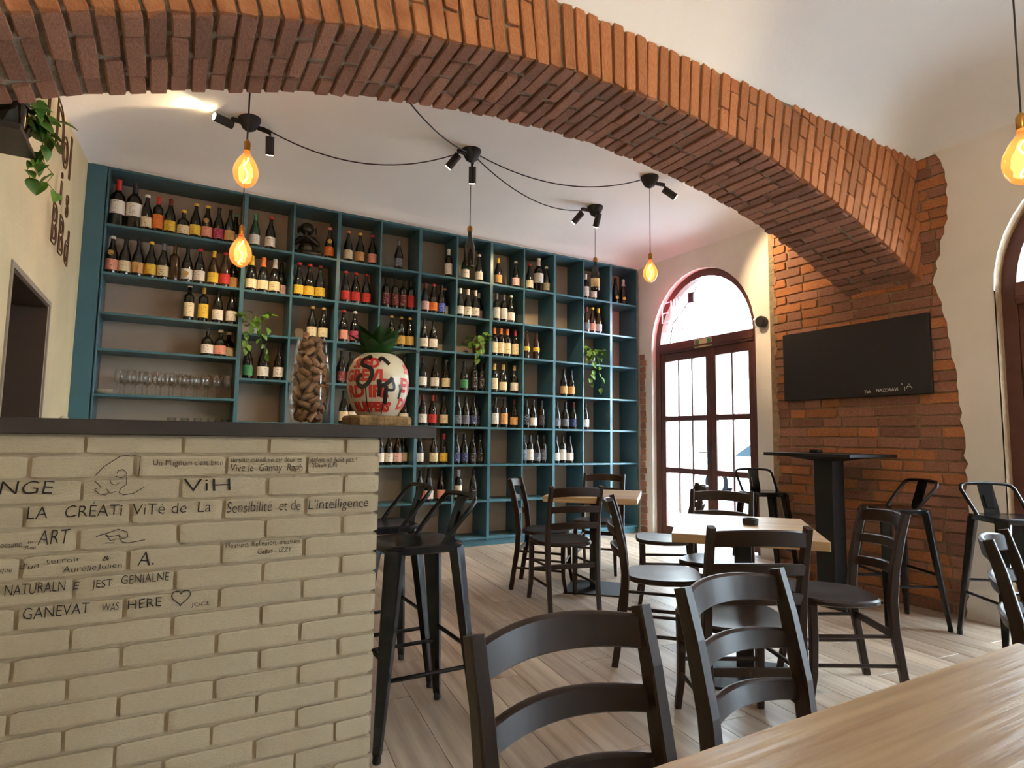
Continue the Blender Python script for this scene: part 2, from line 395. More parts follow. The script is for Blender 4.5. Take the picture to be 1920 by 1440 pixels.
vault('ceiling', *NEARV)
struct(MB().box(XL-.4, XD+.5, YBK-.3, YB+.3, 4.2, 4.3).build('ceiling_slab', CEIL))
struct(MB().box(XL, XD, YS+.03, YB, 3.44, 3.47).build('ceiling_back_strip', CEIL))

# ------------------------------------------------------------------ shelving wall
X0, CW = .5203, .435
RZ = [2.956, 2.5306, 2.1253, 1.7031, 1.3039, .8905, .4961, .0942]   # shelf surfaces below rows 1..8
BZ = [2.954, 2.537, 2.196, 1.889, 1.509, 1.15, .62, .094]           # wide bay
STOP = 3.4476; TH = .022
sh = empty('wine_shelf', (0, YS, 0)); tag(sh, 'large teal shelving wall of square compartments holding wine bottles', 'shelf')
def col_x(i): return X0+CW*i
D = YB-YS
MB().bbox(-.713, -.563, 0, .03, 0, STOP, .002).build('filler_panel', TEAL, sh)
MB().bbox(-.575, -.553, 0, D, 0, STOP, .002).build('side_panel', TEAL, sh)
for i in range(12):
    w = .036 if i % 2 == 0 else .02
    MB().bbox(col_x(i)-w/2, col_x(i)+w/2, 0, D, .06, STOP, .002).build('divider' if i < 11 else 'side_panel', TEAL, sh)
MB().bbox(-.553, X0, .001, D, STOP-TH, STOP-.001, .002).build('top_panel', TEAL, sh)
for i in range(11): MB().bbox(col_x(i)+.01, col_x(i+1)-.01, .001, D, STOP-TH, STOP-.001, .002).build('top_panel', TEAL, sh)
for z in BZ: MB().bbox(-.553, X0-.018, .001, D, z-TH, z, .002).build('shelf_board', TEAL, sh)
for i in range(11):
    for z in RZ: MB().bbox(col_x(i)+.01, col_x(i+1)-.01, .001, D, z-TH, z, .002).build('shelf_board', TEAL, sh)
MB().bbox(-.713, col_x(11)+.01, .02, D, 0, .072, .002).build('plinth', TEAL, sh)

# bottles ---------------------------------------------------------------
PROF = {
 'bur': [(.0405, 0), (.042, .006), (.042, .145), (.038, .172), (.0265, .205), (.0175, .235), (.0145, .262), (.0142, .290), (.0165, .291), (.0165, .302), (.014, .303)],
 'bor': [(.0365, 0), (.038, .006), (.038, .192), (.034, .212), (.020, .226), (.0150, .238), (.0145, .290), (.0165, .291), (.0165, .302), (.014, .303)],
 'cha': [(.0435, 0), (.045, .006), (.045, .140), (.041, .172), (.028, .215), (.0190, .255), (.0170, .285), (.0185, .290), (.0185, .312), (.015, .318)],
 'mag': [(.053, 0), (.055, .008), (.055, .225), (.050, .258), (.028, .285), (.0205, .300), (.0195, .372), (.0225, .374), (.0225, .388), (.019, .39)],
 'flat': [(.045, 0), (.047, .006), (.047, .115), (.042, .138), (.022, .158), (.0155, .17), (.0150, .215), (.018, .217), (.018, .228), (.015, .229)],
 'cone': [(.034, 0), (.036, .006), (.036, .13), (.031, .17), (.020, .235), (.012, .285), (.011, .302)],
}
LBL = {'bur': (.03, .115), 'bor': (.035, .15), 'cha': (.03, .11), 'mag': (.10, .21), 'flat': (.022, .095), 'cone': (.09, .135)}
CAPH = {'bur': .248, 'bor': .238, 'cha': .232, 'mag': .30, 'flat': .205, 'cone': .295}
BODY = {}; LAB = {}; CAP = {}; DISC = {}
def rad_at(prof, z):
    for (r0, z0), (r1, z1) in zip(prof, prof[1:]):
        if z0 <= z <= z1: return r0+(r1-r0)*((z-z0)/(z1-z0) if z1 > z0 else 0)
    return prof[-1][0]
for t, p in PROF.items():
    b = MB(); b.lathe(p, 14); me = b.mesh('bottle_'+t); me.materials.append(BOTTLE_D); me.polygons.foreach_set('use_smooth', [True]*len(me.polygons)); me.set_sharp_from_angle(angle=1.0); BODY[t] = me
    z0, z1 = LBL[t]; r = max(rad_at(p, z0), rad_at(p, z1))+.0008
    b = MB(); b.lathe([(r, z0), (r, z1)], 12, cap=False, a0=PI*1.5-1.55, a1=PI*1.5+1.55); me = b.mesh('label_'+t); me.materials.append(PLASTER); me.polygons.foreach_set('use_smooth', [True]*len(me.polygons)); LAB[t] = me
    zc = CAPH[t]; top = p[-1][1]
    pp = [(rad_at(p, zc)+.0012, zc)]+[(rr+.0012, zz) for rr, zz in p if zz > zc]+[(p[-1][0]-.003, top+.002)]
    b = MB(); b.lathe(pp, 12); me = b.mesh('cap_'+t); me.materials.append(PLASTER); me.polygons.foreach_set('use_smooth', [True]*len(me.polygons)); me.set_sharp_from_angle(angle=1.0); CAP[t] = me
    # short wax cap
    zc = top-.022; pp = [(rad_at(p, zc)+.002, zc), (p[-1][0]+.0065, top-.012), (p[-1][0]+.0055, top-.002), (p[-1][0]-.002, top+.004)]
    b = MB(); b.lathe(pp, 12); me = b.mesh('wax_'+t); me.materials.append(PLASTER); me.polygons.foreach_set('use_smooth', [True]*len(me.polygons)); CAP[t+'w'] = me
b = MB(); b.add([(.021*math.cos(a), -.0006, .021*math.sin(a)) for a in [2*PI*i/14 for i in range(14)]]+[(.021*math.cos(a), .0006, .021*math.sin(a)) for a in [2*PI*i/14 for i in range(14)]],
      [tuple(range(14)), tuple(range(27, 13, -1))]+[(i, (i+1) % 14, 14+(i+1) % 14, 14+i) for i in range(14)])
DISCM = b.mesh('seal'); DISCM.materials.append(PLASTER)
COL = dict(white=(226, 218, 204), cream=(224, 208, 168), yellow=(222, 184, 60), pink=(224, 150, 130), magenta=(170, 50, 80), red=(190, 48, 44), orange=(222, 120, 44), tan=(210, 160, 100),
           blue=(60, 86, 190), green=(70, 140, 90), teal=(110, 170, 160), gold=(196, 160, 80), black=(28, 26, 28), grey=(96, 100, 110), darkred=(110, 36, 34), navy=(44, 56, 100), silver=(180, 180, 182), rose=(222, 180, 176))
def labmat(c):
    k = 'label_'+c
    if k in MC: return MC[k]
    m = mat(k, COL[c], .7); N = m.node_tree.nodes; L = m.node_tree.links; b = N['Principled BSDF']
    # faint printed lines
    tc = N.new('ShaderNodeTexCoord'); sx = N.new('ShaderNodeSeparateXYZ'); L.new(tc.outputs['Object'], sx.inputs[0])
    n = N.new('ShaderNodeTexNoise'); n.inputs['Scale'].default_value = 90; oi = N.new('ShaderNodeObjectInfo'); va = N.new('ShaderNodeVectorMath'); va.operation = 'ADD'
    L.new(tc.outputs['Object'], va.inputs[0]); L.new(oi.outputs['Random'], va.inputs[1]); L.new(va.outputs[0], n.inputs[0])
    w = N.new('ShaderNodeMath'); w.operation = 'SINE'; mu = N.new('ShaderNodeMath'); mu.operation = 'MULTIPLY'; mu.inputs[1].default_value = 420; L.new(sx.outputs[2], mu.inputs[0]); L.new(mu.outputs[0], w.inputs[0])
    ab = N.new('ShaderNodeMath'); ab.operation = 'ABSOLUTE'; L.new(sx.outputs[0], ab.inputs[0])
    lt = N.new('ShaderNodeMath'); lt.operation = 'LESS_THAN'; lt.inputs[1].default_value = .024; L.new(ab.outputs[0], lt.inputs[0])
    g1 = N.new('ShaderNodeMath'); g1.operation = 'GREATER_THAN'; g1.inputs[1].default_value = .2; L.new(w.outputs[0], g1.inputs[0])
    g2 = N.new('ShaderNodeMath'); g2.operation = 'GREATER_THAN'; g2.inputs[1].default_value = .56; L.new(n.outputs[0], g2.inputs[0])
    a = N.new('ShaderNodeMath'); a.operation = 'MULTIPLY'; L.new(lt.outputs[0], a.inputs[0]); L.new(g1.outputs[0], a.inputs[1])
    a2 = N.new('ShaderNodeMath'); a2.operation = 'MULTIPLY'; L.new(a.outputs[0], a2.inputs[0]); L.new(g2.outputs[0], a2.inputs[1])
    mx = N.new('ShaderNodeMix'); mx.data_type = 'RGBA'; mx.inputs[6].default_value = lin(COL[c]); dk = lin(COL[c]); light = c in ('black', 'grey', 'navy', 'darkred', 'blue', 'magenta')
    mx.inputs[7].default_value = (.5, .45, .4, 1) if light else tuple(x*.35 for x in dk[:3])+(1,)
    L.new(a2.outputs[0], mx.inputs[0]); L.new(mx.outputs[2], b.inputs['Base Color']); return m
def capmat(c): return mat('cap_'+c, COL[c], .4, spec=.4)
ORD = ['first', 'second', 'third', 'fourth', 'fifth', 'sixth', 'seventh', 'eighth', 'ninth', 'tenth', 'eleventh', 'twelfth']
NUM = ['one', 'two', 'three', 'four', 'five', 'six', 'seven', 'eight', 'nine', 'ten', 'eleven', 'twelve']
def bottle(loc, t, label, cap, glass='d', seal=None, scale=1, rz=0):
    e = empty('wine_bottle', loc, rz); e.scale = (scale,)*3
    o = link('bottle_body', BODY[t], e); set_mat(o, {'d': BOTTLE_D, 'g': BOTTLE_G, 'a': BOTTLE_A}[glass])
    if label: l = link('bottle_label', LAB[t], e); set_mat(l, labmat(label))
    if cap:
        w = cap.endswith('*'); c = cap.rstrip('*')
        k = link('bottle_cap', CAP[t+'w' if w else t], e); set_mat(k, capmat(c))
    if seal: d = link('bottle_seal', DISCM, e); d.location = (0, -rad_at(PROF[t], .165)-.002, .165) if seal != 'low' else (0, -rad_at(PROF[t], .075)-.002, .075); set_mat(d, labmat('gold'))
    return e
# (column, row): [(pixel x of the base, type, label, cap, glass, seal)] ; column 0 is the wide bay
S = {
 (0,0): [(218,'mag','white','red','d'),(247,'mag','white','black','d'),(269,'bur','cream','white*','d'),(292,'bor','orange','red','d'),(313,'bur','yellow','darkred','d'),(336,'flat','cream','yellow*','d'),(358,'bur','yellow','yellow*','d'),(381,'bur','pink','yellow*','d','up'),(399.5,'bur','magenta','black','d'),(418,'bur','tan','black','d','low'),(438.6,'bur','cream','teal*','d')],
 (0,1): [(208,'bur','pink','white*','d','up'),(232,'bur','cream','black','d'),(256,'bur','tan','black','d','low'),(278,'bur','yellow','yellow*','d'),(302,'bur','cream','grey','d'),(325,'bor',None,None,'a'),(349.5,'bur','white','black','d','low'),(373,'bur','white','red*','d'),(399,'bur','yellow','yellow','a'),(419,'bur','red','red*','a'),(438,'bur','tan','black','d')],
 (0,2): [(353,'bor','cream','white*','d'),(380,'bor','yellow','gold','d'),(407.5,'bur','white','black','d'),(433,'bur','white','black','d')],
 (0,3): [(388,'flat','white','grey','d'),(410,'flat','pink','cream*','d'),(432,'flat','cream','cream*','d')],
 (1,0): [(477,'bur','white','green','g'),(506,'bur','white','red*','d')],
 (1,1): [(470.5,'cha','cream','yellow','d'),(492,'cha','cream','orange','d'),(514,'cha','cream','silver','d'),(534,'cha','rose','black','d')],
 (1,3): [(463.5,'bur','green','black','d'),(492.5,'cha','white','black','d'),(521.5,'bur','white','black','d')],
 (2,0): [(617,'bur','orange','pink*','d','up')],
 (2,1): [(559,'cha','yellow','red*','d'),(577,'cha','yellow','red*','d'),(595,'cha','yellow','darkred*','d')],
 (2,2): [(584,'bur','cream','gold*','d'),(605,'bur','cream','gold*','d')],
 (3,0): [(652,'bur','cream','orange*','d'),(674,'bur','tan','yellow*','d'),(699,'bur','pink','magenta*','d')],
 (3,1): [(647,'bur','red','red*','d'),(666,'bur','red','red*','d'),(686,'bur','red','red*','d')],
 (3,2): [(643,'bur','pink','red*','d'),(664,'bur','magenta','white*','d')],
 (3,3): [(639,'bur','darkred','black','d'),(656,'bur','darkred','black','d')],
 (3,4): [(643.5,'bur','cream','black','d'),(659,'bur','white','black','d')],
 (4,0): [(747,'bur','grey','grey','d')],
 (4,1): [(723,'bor','darkred','black','d'),(740,'bor','darkred','black','d'),(755.5,'bor','darkred','black','d'),(771.5,'bor','red','black','d')],
 (4,2): [(733,'bur','gold','gold*','d'),(751.5,'bur','gold','gold*','d'),(768,'bur','gold','gold*','d')],
 (4,3): [(757,'bur','white','black','d')], (4,4): [(757,'bur','white','black','d')],
 (4,5): [(712,'bur','white','black','d'),(725,'bur','white','black','d'),(742,'bur','rose','black','d'),(759.6,'bur','cream','black','d')],
 (5,0): [(840.6,'bor','white','white','d')],
 (5,1): [(796.6,'bur','rose','darkred','d'),(811.7,'bur','orange','red*','d'),(827,'bur','blue','black','d'),(842,'bur','cream','orange*','d')],
 (5,2): [(794.5,'bur','white','black','d'),(812,'bur','white','black','d')],
 (5,3): [(792,'bur','white','black','d'),(815,'bur','white','black','d'),(836.7,'bur','cream','grey*','d')],
 (5,4): [(792,'bur','white','darkred','d'),(810.6,'bur','red','red','d'),(831.7,'bur','cream','black','d')],
 (5,5): [(786,'bur','white','yellow*','d'),(813,'bur','cream','yellow*','d'),(831,'bur','yellow','red','d')],
 (5,6): [(786.7,'bur','red','black','d'),(802,'cha','white','black','d'),(827,'bur','pink','black','d')],
 (6,0): [(872,'bur','white','yellow','g'),(898,'bur','white','white*','d')],
 (6,1): [(862.5,'bur','white','white','d'),(877,'bur','white','white','d'),(890,'bur','white','white','d'),(904,'bur','rose','white','d')],
 (6,3): [(870,'bur','green','black','d'),(889,'bor','black','black','d'),(903,'bor','black','black','d')],
 (6,4): [(858,'bur','grey','black','d'),(872.6,'bur','grey','black','d'),(886.7,'bur','navy','black','d'),(902,'bur','black','black','d')],
 (6,5): [(855,'bur','navy','black','d'),(870,'bur','navy','black','d'),(885.5,'bur','black','black','d'),(900,'bur','black','black','d')],
 (6,6): [(859,'bor','white','silver','d'),(887,'bur','black','black','d')],
 (7,0): [(933.6,'bur','tan','yellow','d'),(968,'bur','rose','white*','d')],
 (7,1): [(931,'bor','white','grey','d'),(944.5,'bor','white','grey','d'),(957,'bur','white','white*','d'),(970,'bur','white','white*','d')],
 (7,2): [(926.6,'bor','cream','orange','d'),(937.5,'bor','cream','orange','d'),(951,'bor','cream','orange','d'),(965.6,'bor','cream','magenta','d')],
 (7,3): [(926.6,'bor','cream','gold','d'),(943,'bur','cream','gold','d'),(964,'bur','white','gold','d')],
 (7,4): [(928,'bor','white','black','d'),(945,'bor','tan','black','d'),(964,'bur','tan','darkred','d')],
 (8,0): [(992.5,'bur','cream','red*','d'),(1009.4,'mag','white','white','d'),(1026,'bur','cream','white*','d')],
 (8,2): [(987,'cone','yellow','orange','a'),(1005.4,'cone','yellow','black','a')],
 (8,4): [(986.4,'bor','black','black','d'),(999,'bur','white','black','d'),(1015,'bor','black','black','d')],
 (8,5): [(981.7,'bor','grey','black','d'),(990,'bor','white','black','d'),(1006,'bur','grey','black','d'),(1019,'bor','grey','black','d')],
 (9,3): [(1057,'bur','tan','black','d'),(1071,'bur','tan','black','d')],
 (9,4): [(1044,'bur','grey','black','d'),(1060,'bur','grey','black','d'),(1075,'bur','navy','darkred','d')],
 (9,5): [(1042.6,'bur','white','black','d'),(1055,'bor','white','black','d'),(1068,'bur','white','black','d')],
 (10,0): [(1098,'bor','white','white','d'),(1113,'bor','white','white','d')],
 (10,1): [(1099.5,'bur','grey','darkred','a'),(1108,'bur','pink','yellow*','a'),(1117,'bur','silver','yellow','a'),(1128.6,'bur','orange','silver*','a')],
 (10,4): [(1097.4,'bur','white','black','d')],
 (11,0): [(1153.6,'cha',None,'black','d','low'),(1168.5,'cha',None,'silver','d','low')],
}
GL = {'d': 'dark', 'g': 'green', 'a': 'amber'}
TN = {'bur': 'wine', 'bor': 'straight wine', 'cha': 'champagne', 'mag': 'magnum', 'flat': 'squat spirit', 'cone': 'tapered'}
for (c, r), lst in S.items():
    zz = (BZ if c == 0 else RZ)[r]
    lo = (-.553 if c == 0 else col_x(c-1)+.018); hi = col_x(c)-.018 if c else X0-.018
    xs = [onY(t[0], 0, 1).x*0 for t in lst]
    for k, t in enumerate(lst):
        rad = PROF[t[1]][2][0]; sc = 1.1 if t[1] != 'mag' else 1.08
        Y = YS+.09
        # pixel column -> X on the bottle plane at the shelf height
        v = 720; 
        for _ in range(3):
            p = onY(t[0], v, Y); q = Vector((p.x, Y, zz+.05)); d = q-Vector((0, 0, CH)); v = 720-FPX*d.dot(UC)/d.dot(FW)
        x = min(max(p.x, lo+rad*sc+.003), hi-rad*sc-.003)
        xs[k] = x
        if k and x-xs[k-1] < 2*rad*sc+.003: Y += .0; x = min(xs[k-1]+2*rad*sc+.003, hi-rad*sc-.003); xs[k] = x
        if k and x-xs[k-1] < 2*rad*sc: Y += .10
        seal = t[5] if len(t) > 5 else None
        e = bottle((x, Y, zz), t[1], t[2], t[3], t[4], seal, sc, R.uniform(-.15, .15)-.25)
        bits = '%s %s bottle' % (GL[t[4]], TN[t[1]])
        if t[2]: bits += ', %s label' % t[2]
        if t[3]: bits += ', %s cap' % t[3].rstrip('*')
        where = ('%s in row %s of the wide bay' % (ORD[k], NUM[r])) if c == 0 else ('%s in shelf row %s, column %s' % (ORD[k], NUM[r], NUM[c]))
        tag(e, bits+', '+where, 'bottle', 'wine bottles on the teal shelves')

# ------------------------------------------------------------------ wine glasses, tumblers, plates in the wide bay
CLEAR = glassmat('clear_glass', (.92, .94, .94), .16)
gp = [(.034, 0), (.033, .003), (.005, .008), (.004, .085), (.012, .095), (.036, .115), (.042, .14), (.038, .18), (.031, .215)]
b = MB(); b.lathe(gp, 16, cap=False); WGM = b.mesh('wine_glass'); WGM.materials.append(CLEAR); WGM.polygons.foreach_set('use_smooth', [True]*len(WGM.polygons))
tp = [(.0, .004), (.030, .004), (.036, .10), (.034, .10), (.028, .008)]
b = MB(); b.lathe(tp, 16, cap=False); TGM = b.mesh('tumbler'); TGM.materials.append(CLEAR); TGM.polygons.foreach_set('use_smooth', [True]*len(TGM.polygons))
for k, u in enumerate((225, 247, 269, 295, 319, 343, 365, 386, 407.5, 426)):
    for d in (0, 1):
        x = onY(u, 700, YS+.08).x+d*.03
        o = link('wine_glass', WGM); o.location = (x, YS+.08+d*.12, BZ[4]); tag(o, 'stemmed wine glass, %s from left in the %s row, below the squat bottles' % (ORD[k], ('front', 'back')[d]), 'glass', 'wine glasses in the wide bay')
for k, u in enumerate((322, 347, 371.5, 397, 422)):
    o = link('glass_tumbler', TGM); o.location = (onY(u, 780, YS+.08).x, YS+.08, BZ[5]); o.scale = (1, 1, 1.75)
    tag(o, 'clear glass tumbler, %s from left on the shelf just above the bar' % ORD[k], 'glass', 'tumblers on the low shelf')
PLM = mat('white_china', (220, 212, 190), .3)
b = MB(); b.lathe([(.03, 0), (.04, .002), (.06, .008), (.062, .01), (.04, .005), (0.001, .004)], 20, cap=False); PM = b.mesh('plate'); PM.materials.append(PLM)
for k in range(4):
    o = link('small_plate', PM); o.location = (-.485, YS+.07, BZ[4]+k*.009); tag(o, 'small white plate, %s from bottom in the stack beside the wine glasses' % ORD[k], 'plate', 'stacked small plates')

# socket plate low on the back wall
sk = empty('wall_socket', (2.75, YB, .34)); tag(sk, 'double wall socket plate low inside the shelving, column six', 'socket')
b = MB(); b.bbox(-.08, .08, -.012, 0, -.045, .045, .004).build('socket_plate', mat('socket_cream', (176, 156, 130), .5), sk)
for s in (-1, 1): MB().lathe([(.026, 0), (.026, .004), (.02, .005)], 14).build('socket_outlet', mat('socket_dark', (96, 80, 66), .5), sk).matrix_local = Matrix.Translation((s*.04, -.012, 0)) @ Matrix.Rotation(PI/2, 4, 'X')

# monkey figurine (continuous body from metaballs)
def meta(name, balls, m, parent, res=.012):
    mb = bpy.data.metaballs.new(name); mb.resolution = res; mb.threshold = .35; ob = bpy.data.objects.new(name, mb); C.objects.link(ob)
    for (x, y, z, r, sx, sy, sz) in balls:
        e = mb.elements.new(type='ELLIPSOID'); e.co = (x, y, z); e.radius = r*1.45; e.size_x, e.size_y, e.size_z = sx, sy, sz
    dg = bpy.context.evaluated_depsgraph_get(); dg.update(); me = bpy.data.meshes.new_from_object(ob.evaluated_get(dg)); bpy.data.objects.remove(ob); bpy.data.metaballs.remove(mb)
    me.materials.clear(); me.materials.append(m); me.polygons.foreach_set('use_smooth', [True]*len(me.polygons)); return link(name, me, parent)
st = empty('monkey_figurine', (1.10, YS+.13, RZ[0]), -.25); tag(st, 'black monkey figurine sitting cross-legged with joined hands on the top shelf', 'figurine')
def chain(a, b, n, r0, r1): return [(a[0]+(b[0]-a[0])*t, a[1]+(b[1]-a[1])*t, a[2]+(b[2]-a[2])*t, r0+(r1-r0)*t, 1, 1, 1) for t in [i/(n-1) for i in range(n)]]
bl = [(0, 0, .095, .068, 1, .9, 1), (0, -.015, .075, .066, 1, 1, .9), (0, .01, .16, .052, 1.1, .85, 1), (0, .005, .2, .035, 1, 1, 1)]
for s in (-1, 1):
    bl += chain((s*.055, .01, .185), (s*.098, -.02, .13), 6, .026, .022)+chain((s*.098, -.02, .13), (s*.012, -.075, .185), 8, .021, .015)
    bl += chain((s*.03, .0, .03), (s*.12, -.03, .03), 6, .036, .03)+chain((s*.12, -.03, .03), (-s*.02, -.095, .022), 8, .026, .018)
    bl += [(s*.008, -.082, .205, .014, .7, .8, 2)]
meta('body', bl, STATUE, st)
hd = [(0, -.01, .275, .062, 1.1, 1, 1), (0, -.055, .262, .036, 1.1, .9, .8), (0, -.05, .295, .03, 1.6, .6, .6)]
meta('head', hd, STATUE, st)
for s in (-1, 1): meta('ear', [(s*.078, .005, .268, .026, .5, .8, 1.5)], STATUE, st)
for s in (-1, 1):
    b = MB(); b.lathe([(.0005, -.006), (.005, -.004), (.006, 0), (.005, .004), (.0005, .006)], 8, s*.02, -.075); o = b.build('eye', BLKMAT, st, True); o.location = (0, 0, .285)
st.scale = (1.05, 1.05, 1.05)

# ------------------------------------------------------------------ bar of painted brick
BY, BX1, BZT = 2.20, .687, 1.175
bar = empty('bar_counter', (0, BY, 0)); tag(bar, 'cream painted brick bar counter covered in black handwritten messages', 'bar counter')
MB().box(XL+.003, BX1-.014, .007, 1.05, 0, BZT).build('bar_body', BARJOINT, bar)
PIT = .0708
for k in range(17):
    z1 = 1.1745-.0605-PIT*(k-1) if k else 1.1745
    z0 = z1-(.0595 if k == 0 else PIT)
    zc, hh = (z0+z1)/2, (z1-z0)-.0095
    if z0 < -.03: break
    odd = (k % 2 == 0)
    x = BX1; first = True
    while x > XL+.02:
        l = (.128 if odd else .257) if first else .257
        lo = max(x-l, XL+.008); l = x-lo
        if l < .03: break
        brick('bar', bar, ((x+lo)/2, .006+R.uniform(-.001, .001), zc), (l-.011, .02, hh))
        x = lo; first = False
    # the bar's end face (towards the stools)
    y = .0; first = True
    while y < 1.04:
        l = (.257 if odd else .128) if first else .257; l = min(l, 1.05-y)
        brick('bar', bar, (BX1-.006, y+l/2, zc), (.02, l-.011, hh)); y += l; first = False
def write(txt, u0, u1, v, h, shear=0):
    p0, p1 = onY(u0, v, BY-.0068), onY(u1, v, BY-.0068); hh = h*(p0.x*_s+p0.y*_c)/FPX
    me = text_mesh(txt, hh/.7, 1.0, shear, .0004, -.018*hh); me.materials.append(INK)
    xs = [q.co.x for q in me.vertices]; k = (p1.x-p0.x)/(max(xs)-min(xs)); x0 = min(xs)
    for q in me.vertices: q.co.x = (q.co.x-x0)*k; q.co.y += .0012*math.sin(q.co.x*190)
    o = link('handwriting', me, bar); o['kind'] = 'stuff'; o.matrix_local = Matrix.Translation((p0.x, -.0068, p0.z)) @ Matrix.Rotation(PI/2, 4, 'X'); return o
for (t, u0, u1, v, h) in [('NGE', -2, 100, 928, 25), ('ViH', 343, 432, 922, 24), ("Un Magnum c'est bien", 287, 418, 873, 11), ('surtout quand on est deux et', 432, 566, 867, 10), ('Vive le  Gamay  Raph', 432, 567, 884, 14),
  ("qu'on ne boit pas !", 582, 669, 867, 10), ('(Dixit JLB)', 587, 632, 876, 8), ('LA   CRÉATi', 50, 228, 974, 23), ('ViTé de  La', 248, 395, 966, 21), ('Sensibilité  et de', 425, 563, 962, 20), ("L'intelligence", 578, 690, 955, 18),
  ('oeaime', 0, 40, 1028, 11), ('le', 52, 62, 1020, 6), ('Roi', 46, 67, 1031, 7), ('ART', 70, 130, 1022, 27), ('que', 0, 22, 1074, 10), ("d'un", 36, 72, 1068, 10), ('terroir', 86, 150, 1057, 9), ('Aurélie', 117, 180, 1074, 11), ('&', 192, 205, 1052, 9), ('Julien', 183, 228, 1067, 9), ('A.', 257, 288, 1062, 27),
  ('Pleasure, Reflexion, pleasure', 423, 562, 1028, 10), ('Gallus - IZZY.', 483, 548, 1039, 9), ('NATURALN', 8, 121, 1118, 20), ('E', 137, 148, 1106, 14), ('JEST', 172, 210, 1103, 14), ('GENIALNE', 227, 316, 1096, 16),
  ('GANEVAT', 42, 166, 1163, 21), ('WAS', 191, 222, 1147, 14), ('HERE', 239, 302, 1143, 17), ('JOCE', 358, 393, 1138, 7)]: write(t, u0, u1, v, h, R.uniform(-.05, .15))
def scribble(pts, r=.0011, closed=False):
    b = MB(); b.tube([(x, -.006, z) for x, z in pts], r, 5, closed); b.build('handwriting', INK, bar)
hx, hz = .064, .672
scribble([(hx+.026*math.sin(a)**3, hz+.0016*(13*math.cos(a)-5*math.cos(2*a)-2*math.cos(3*a)-math.cos(4*a))) for a in [2*PI*i/28 for i in range(28)]], .0014, True)
SC = lambda l: [tuple(onY(u, v, BY-.006)[i] for i in (0, 2)) for u, v in l]
scribble(SC([(178, 892), (195, 875), (225, 856), (245, 853), (263, 856), (262, 875), (260, 892)]))
scribble(SC([(219, 888), (222, 882), (230, 880), (237, 885), (237, 892), (228, 896), (217, 893)])); scribble(SC([(237, 895), (237, 908), (226, 916), (223, 924), (232, 928), (250, 925), (270, 914)]))
scribble(SC([(178, 902), (190, 914), (180, 916), (177, 918), (186, 926), (198, 928), (204, 922), (200, 917), (207, 926), (216, 921)])); scribble(SC([(206, 900), (209, 907), (218, 910), (224, 905)]))
scribble(SC([(180, 1006), (200, 1000), (222, 992), (238, 997), (240, 1006), (230, 1010), (224, 1003), (205, 1006), (198, 1002), (208, 1014), (218, 1010), (212, 1018), (197, 1018)])); scribble(SC([(223, 1005), (228, 1016), (240, 1018), (272, 1012)]))
bt = MB(); bt.bbox(XL+.005, .905, BY-.02, BY+1.12, 1.1755, 1.222, .003)
btop = bt.build('countertop', BARTOP); tag(btop, 'long dark wooden bar top lying on the cream brick bar', 'bar top')
# small bell-like knob on the bar at the left
kb = MB(); kb.lathe([(.014, 0), (.013, .006), (.008, .012), (.002, .015)], 12); o = kb.build('white_knob', PLM, None, True); o.location = (-.30, BY+.25, 1.222); tag(o, 'small white round knob lying on the dark bar top', 'knob')

# cork vase
VX, VY, VZ = .497, 2.55, 1.2225
vp = [(.058, 0), (.066, .012), (.078, .07), (.083, .12), (.080, .19), (.070, .28), (.058, .355)]
b = MB(); b.lathe(vp, 40, cap=False); b.lathe([(r-.003, z+.006*(i == 0)) for i, (r, z) in enumerate(vp)], 40, cap=False); b.lathe([(.058, 0), (.001, .001)], 40, cap=False); b.lathe([(.058, .355), (.055, .355)], 40, cap=False)
va = b.build('glass_vase', glassmat('vase_glass', (.985, .99, .99), .045), None, True); va.location = (VX, VY, VZ); tag(va, 'tall clear glass vase filled with wine corks on the bar', 'vase')
b = MB(); b.lathe([(.0105, -.0225), (.0118, -.0205), (.0118, .0205), (.0105, .0225)], 10); CM = b.mesh('cork'); CM.materials.append(CORKM); CM.polygons.foreach_set('use_smooth', [True]*len(CM.polygons)); CM.set_sharp_from_angle(angle=.8)
placed = []
def rv(z):
    return rad_at(vp, z)-.004
tries = 0
CENT = []
while len(placed) < 118 and tries < 60000:
    tries += 1
    z = R.uniform(.017, .345); rr = rv(z); outer = R.random() < .8
    rad = R.uniform(rr-.03, rr-.014) if outer else R.uniform(0, rr-.02); a = R.uniform(0, 2*PI)
    p = Vector((rad*math.cos(a), rad*math.sin(a), z))
    ax = Vector((-math.sin(a), math.cos(a), 0))*R.uniform(.3, 1)+Vector((0, 0, 1))*R.uniform(-.9, .9)+Vector((math.cos(a), math.sin(a), 0))*R.uniform(-.15, .15); ax.normalize()
    ends = [p+ax*t for t in (-.015, 0, .015)]
    ok = all(math.hypot(e.x, e.y)+.012 < rv(min(max(e.z, 0), .354)) and e.z > .013 for e in (p+ax*.0225, p-ax*.0225))
    if not ok: continue
    if any((e-f).length < .0195 for q in placed for e in ends for f in q if abs(e.z-f.z) < .02): continue
    placed.append(ends); CENT.append((p, ax))
for k, (p, ax) in enumerate([(Vector((-.028, -.01, .357)), Vector((.1, .1, 1))), (Vector((.012, .0, .352)), Vector((1, .3, .2))), (Vector((.0, -.03, .350)), Vector((1, -.2, .1))), (Vector((.033, .012, .352)), Vector((.4, 1, .1)))]): CENT.append((p, ax.normalized()))
lv = lambda z: 'bottom' if z < .09 else 'lower middle' if z < .18 else 'upper middle' if z < .27 else 'top'
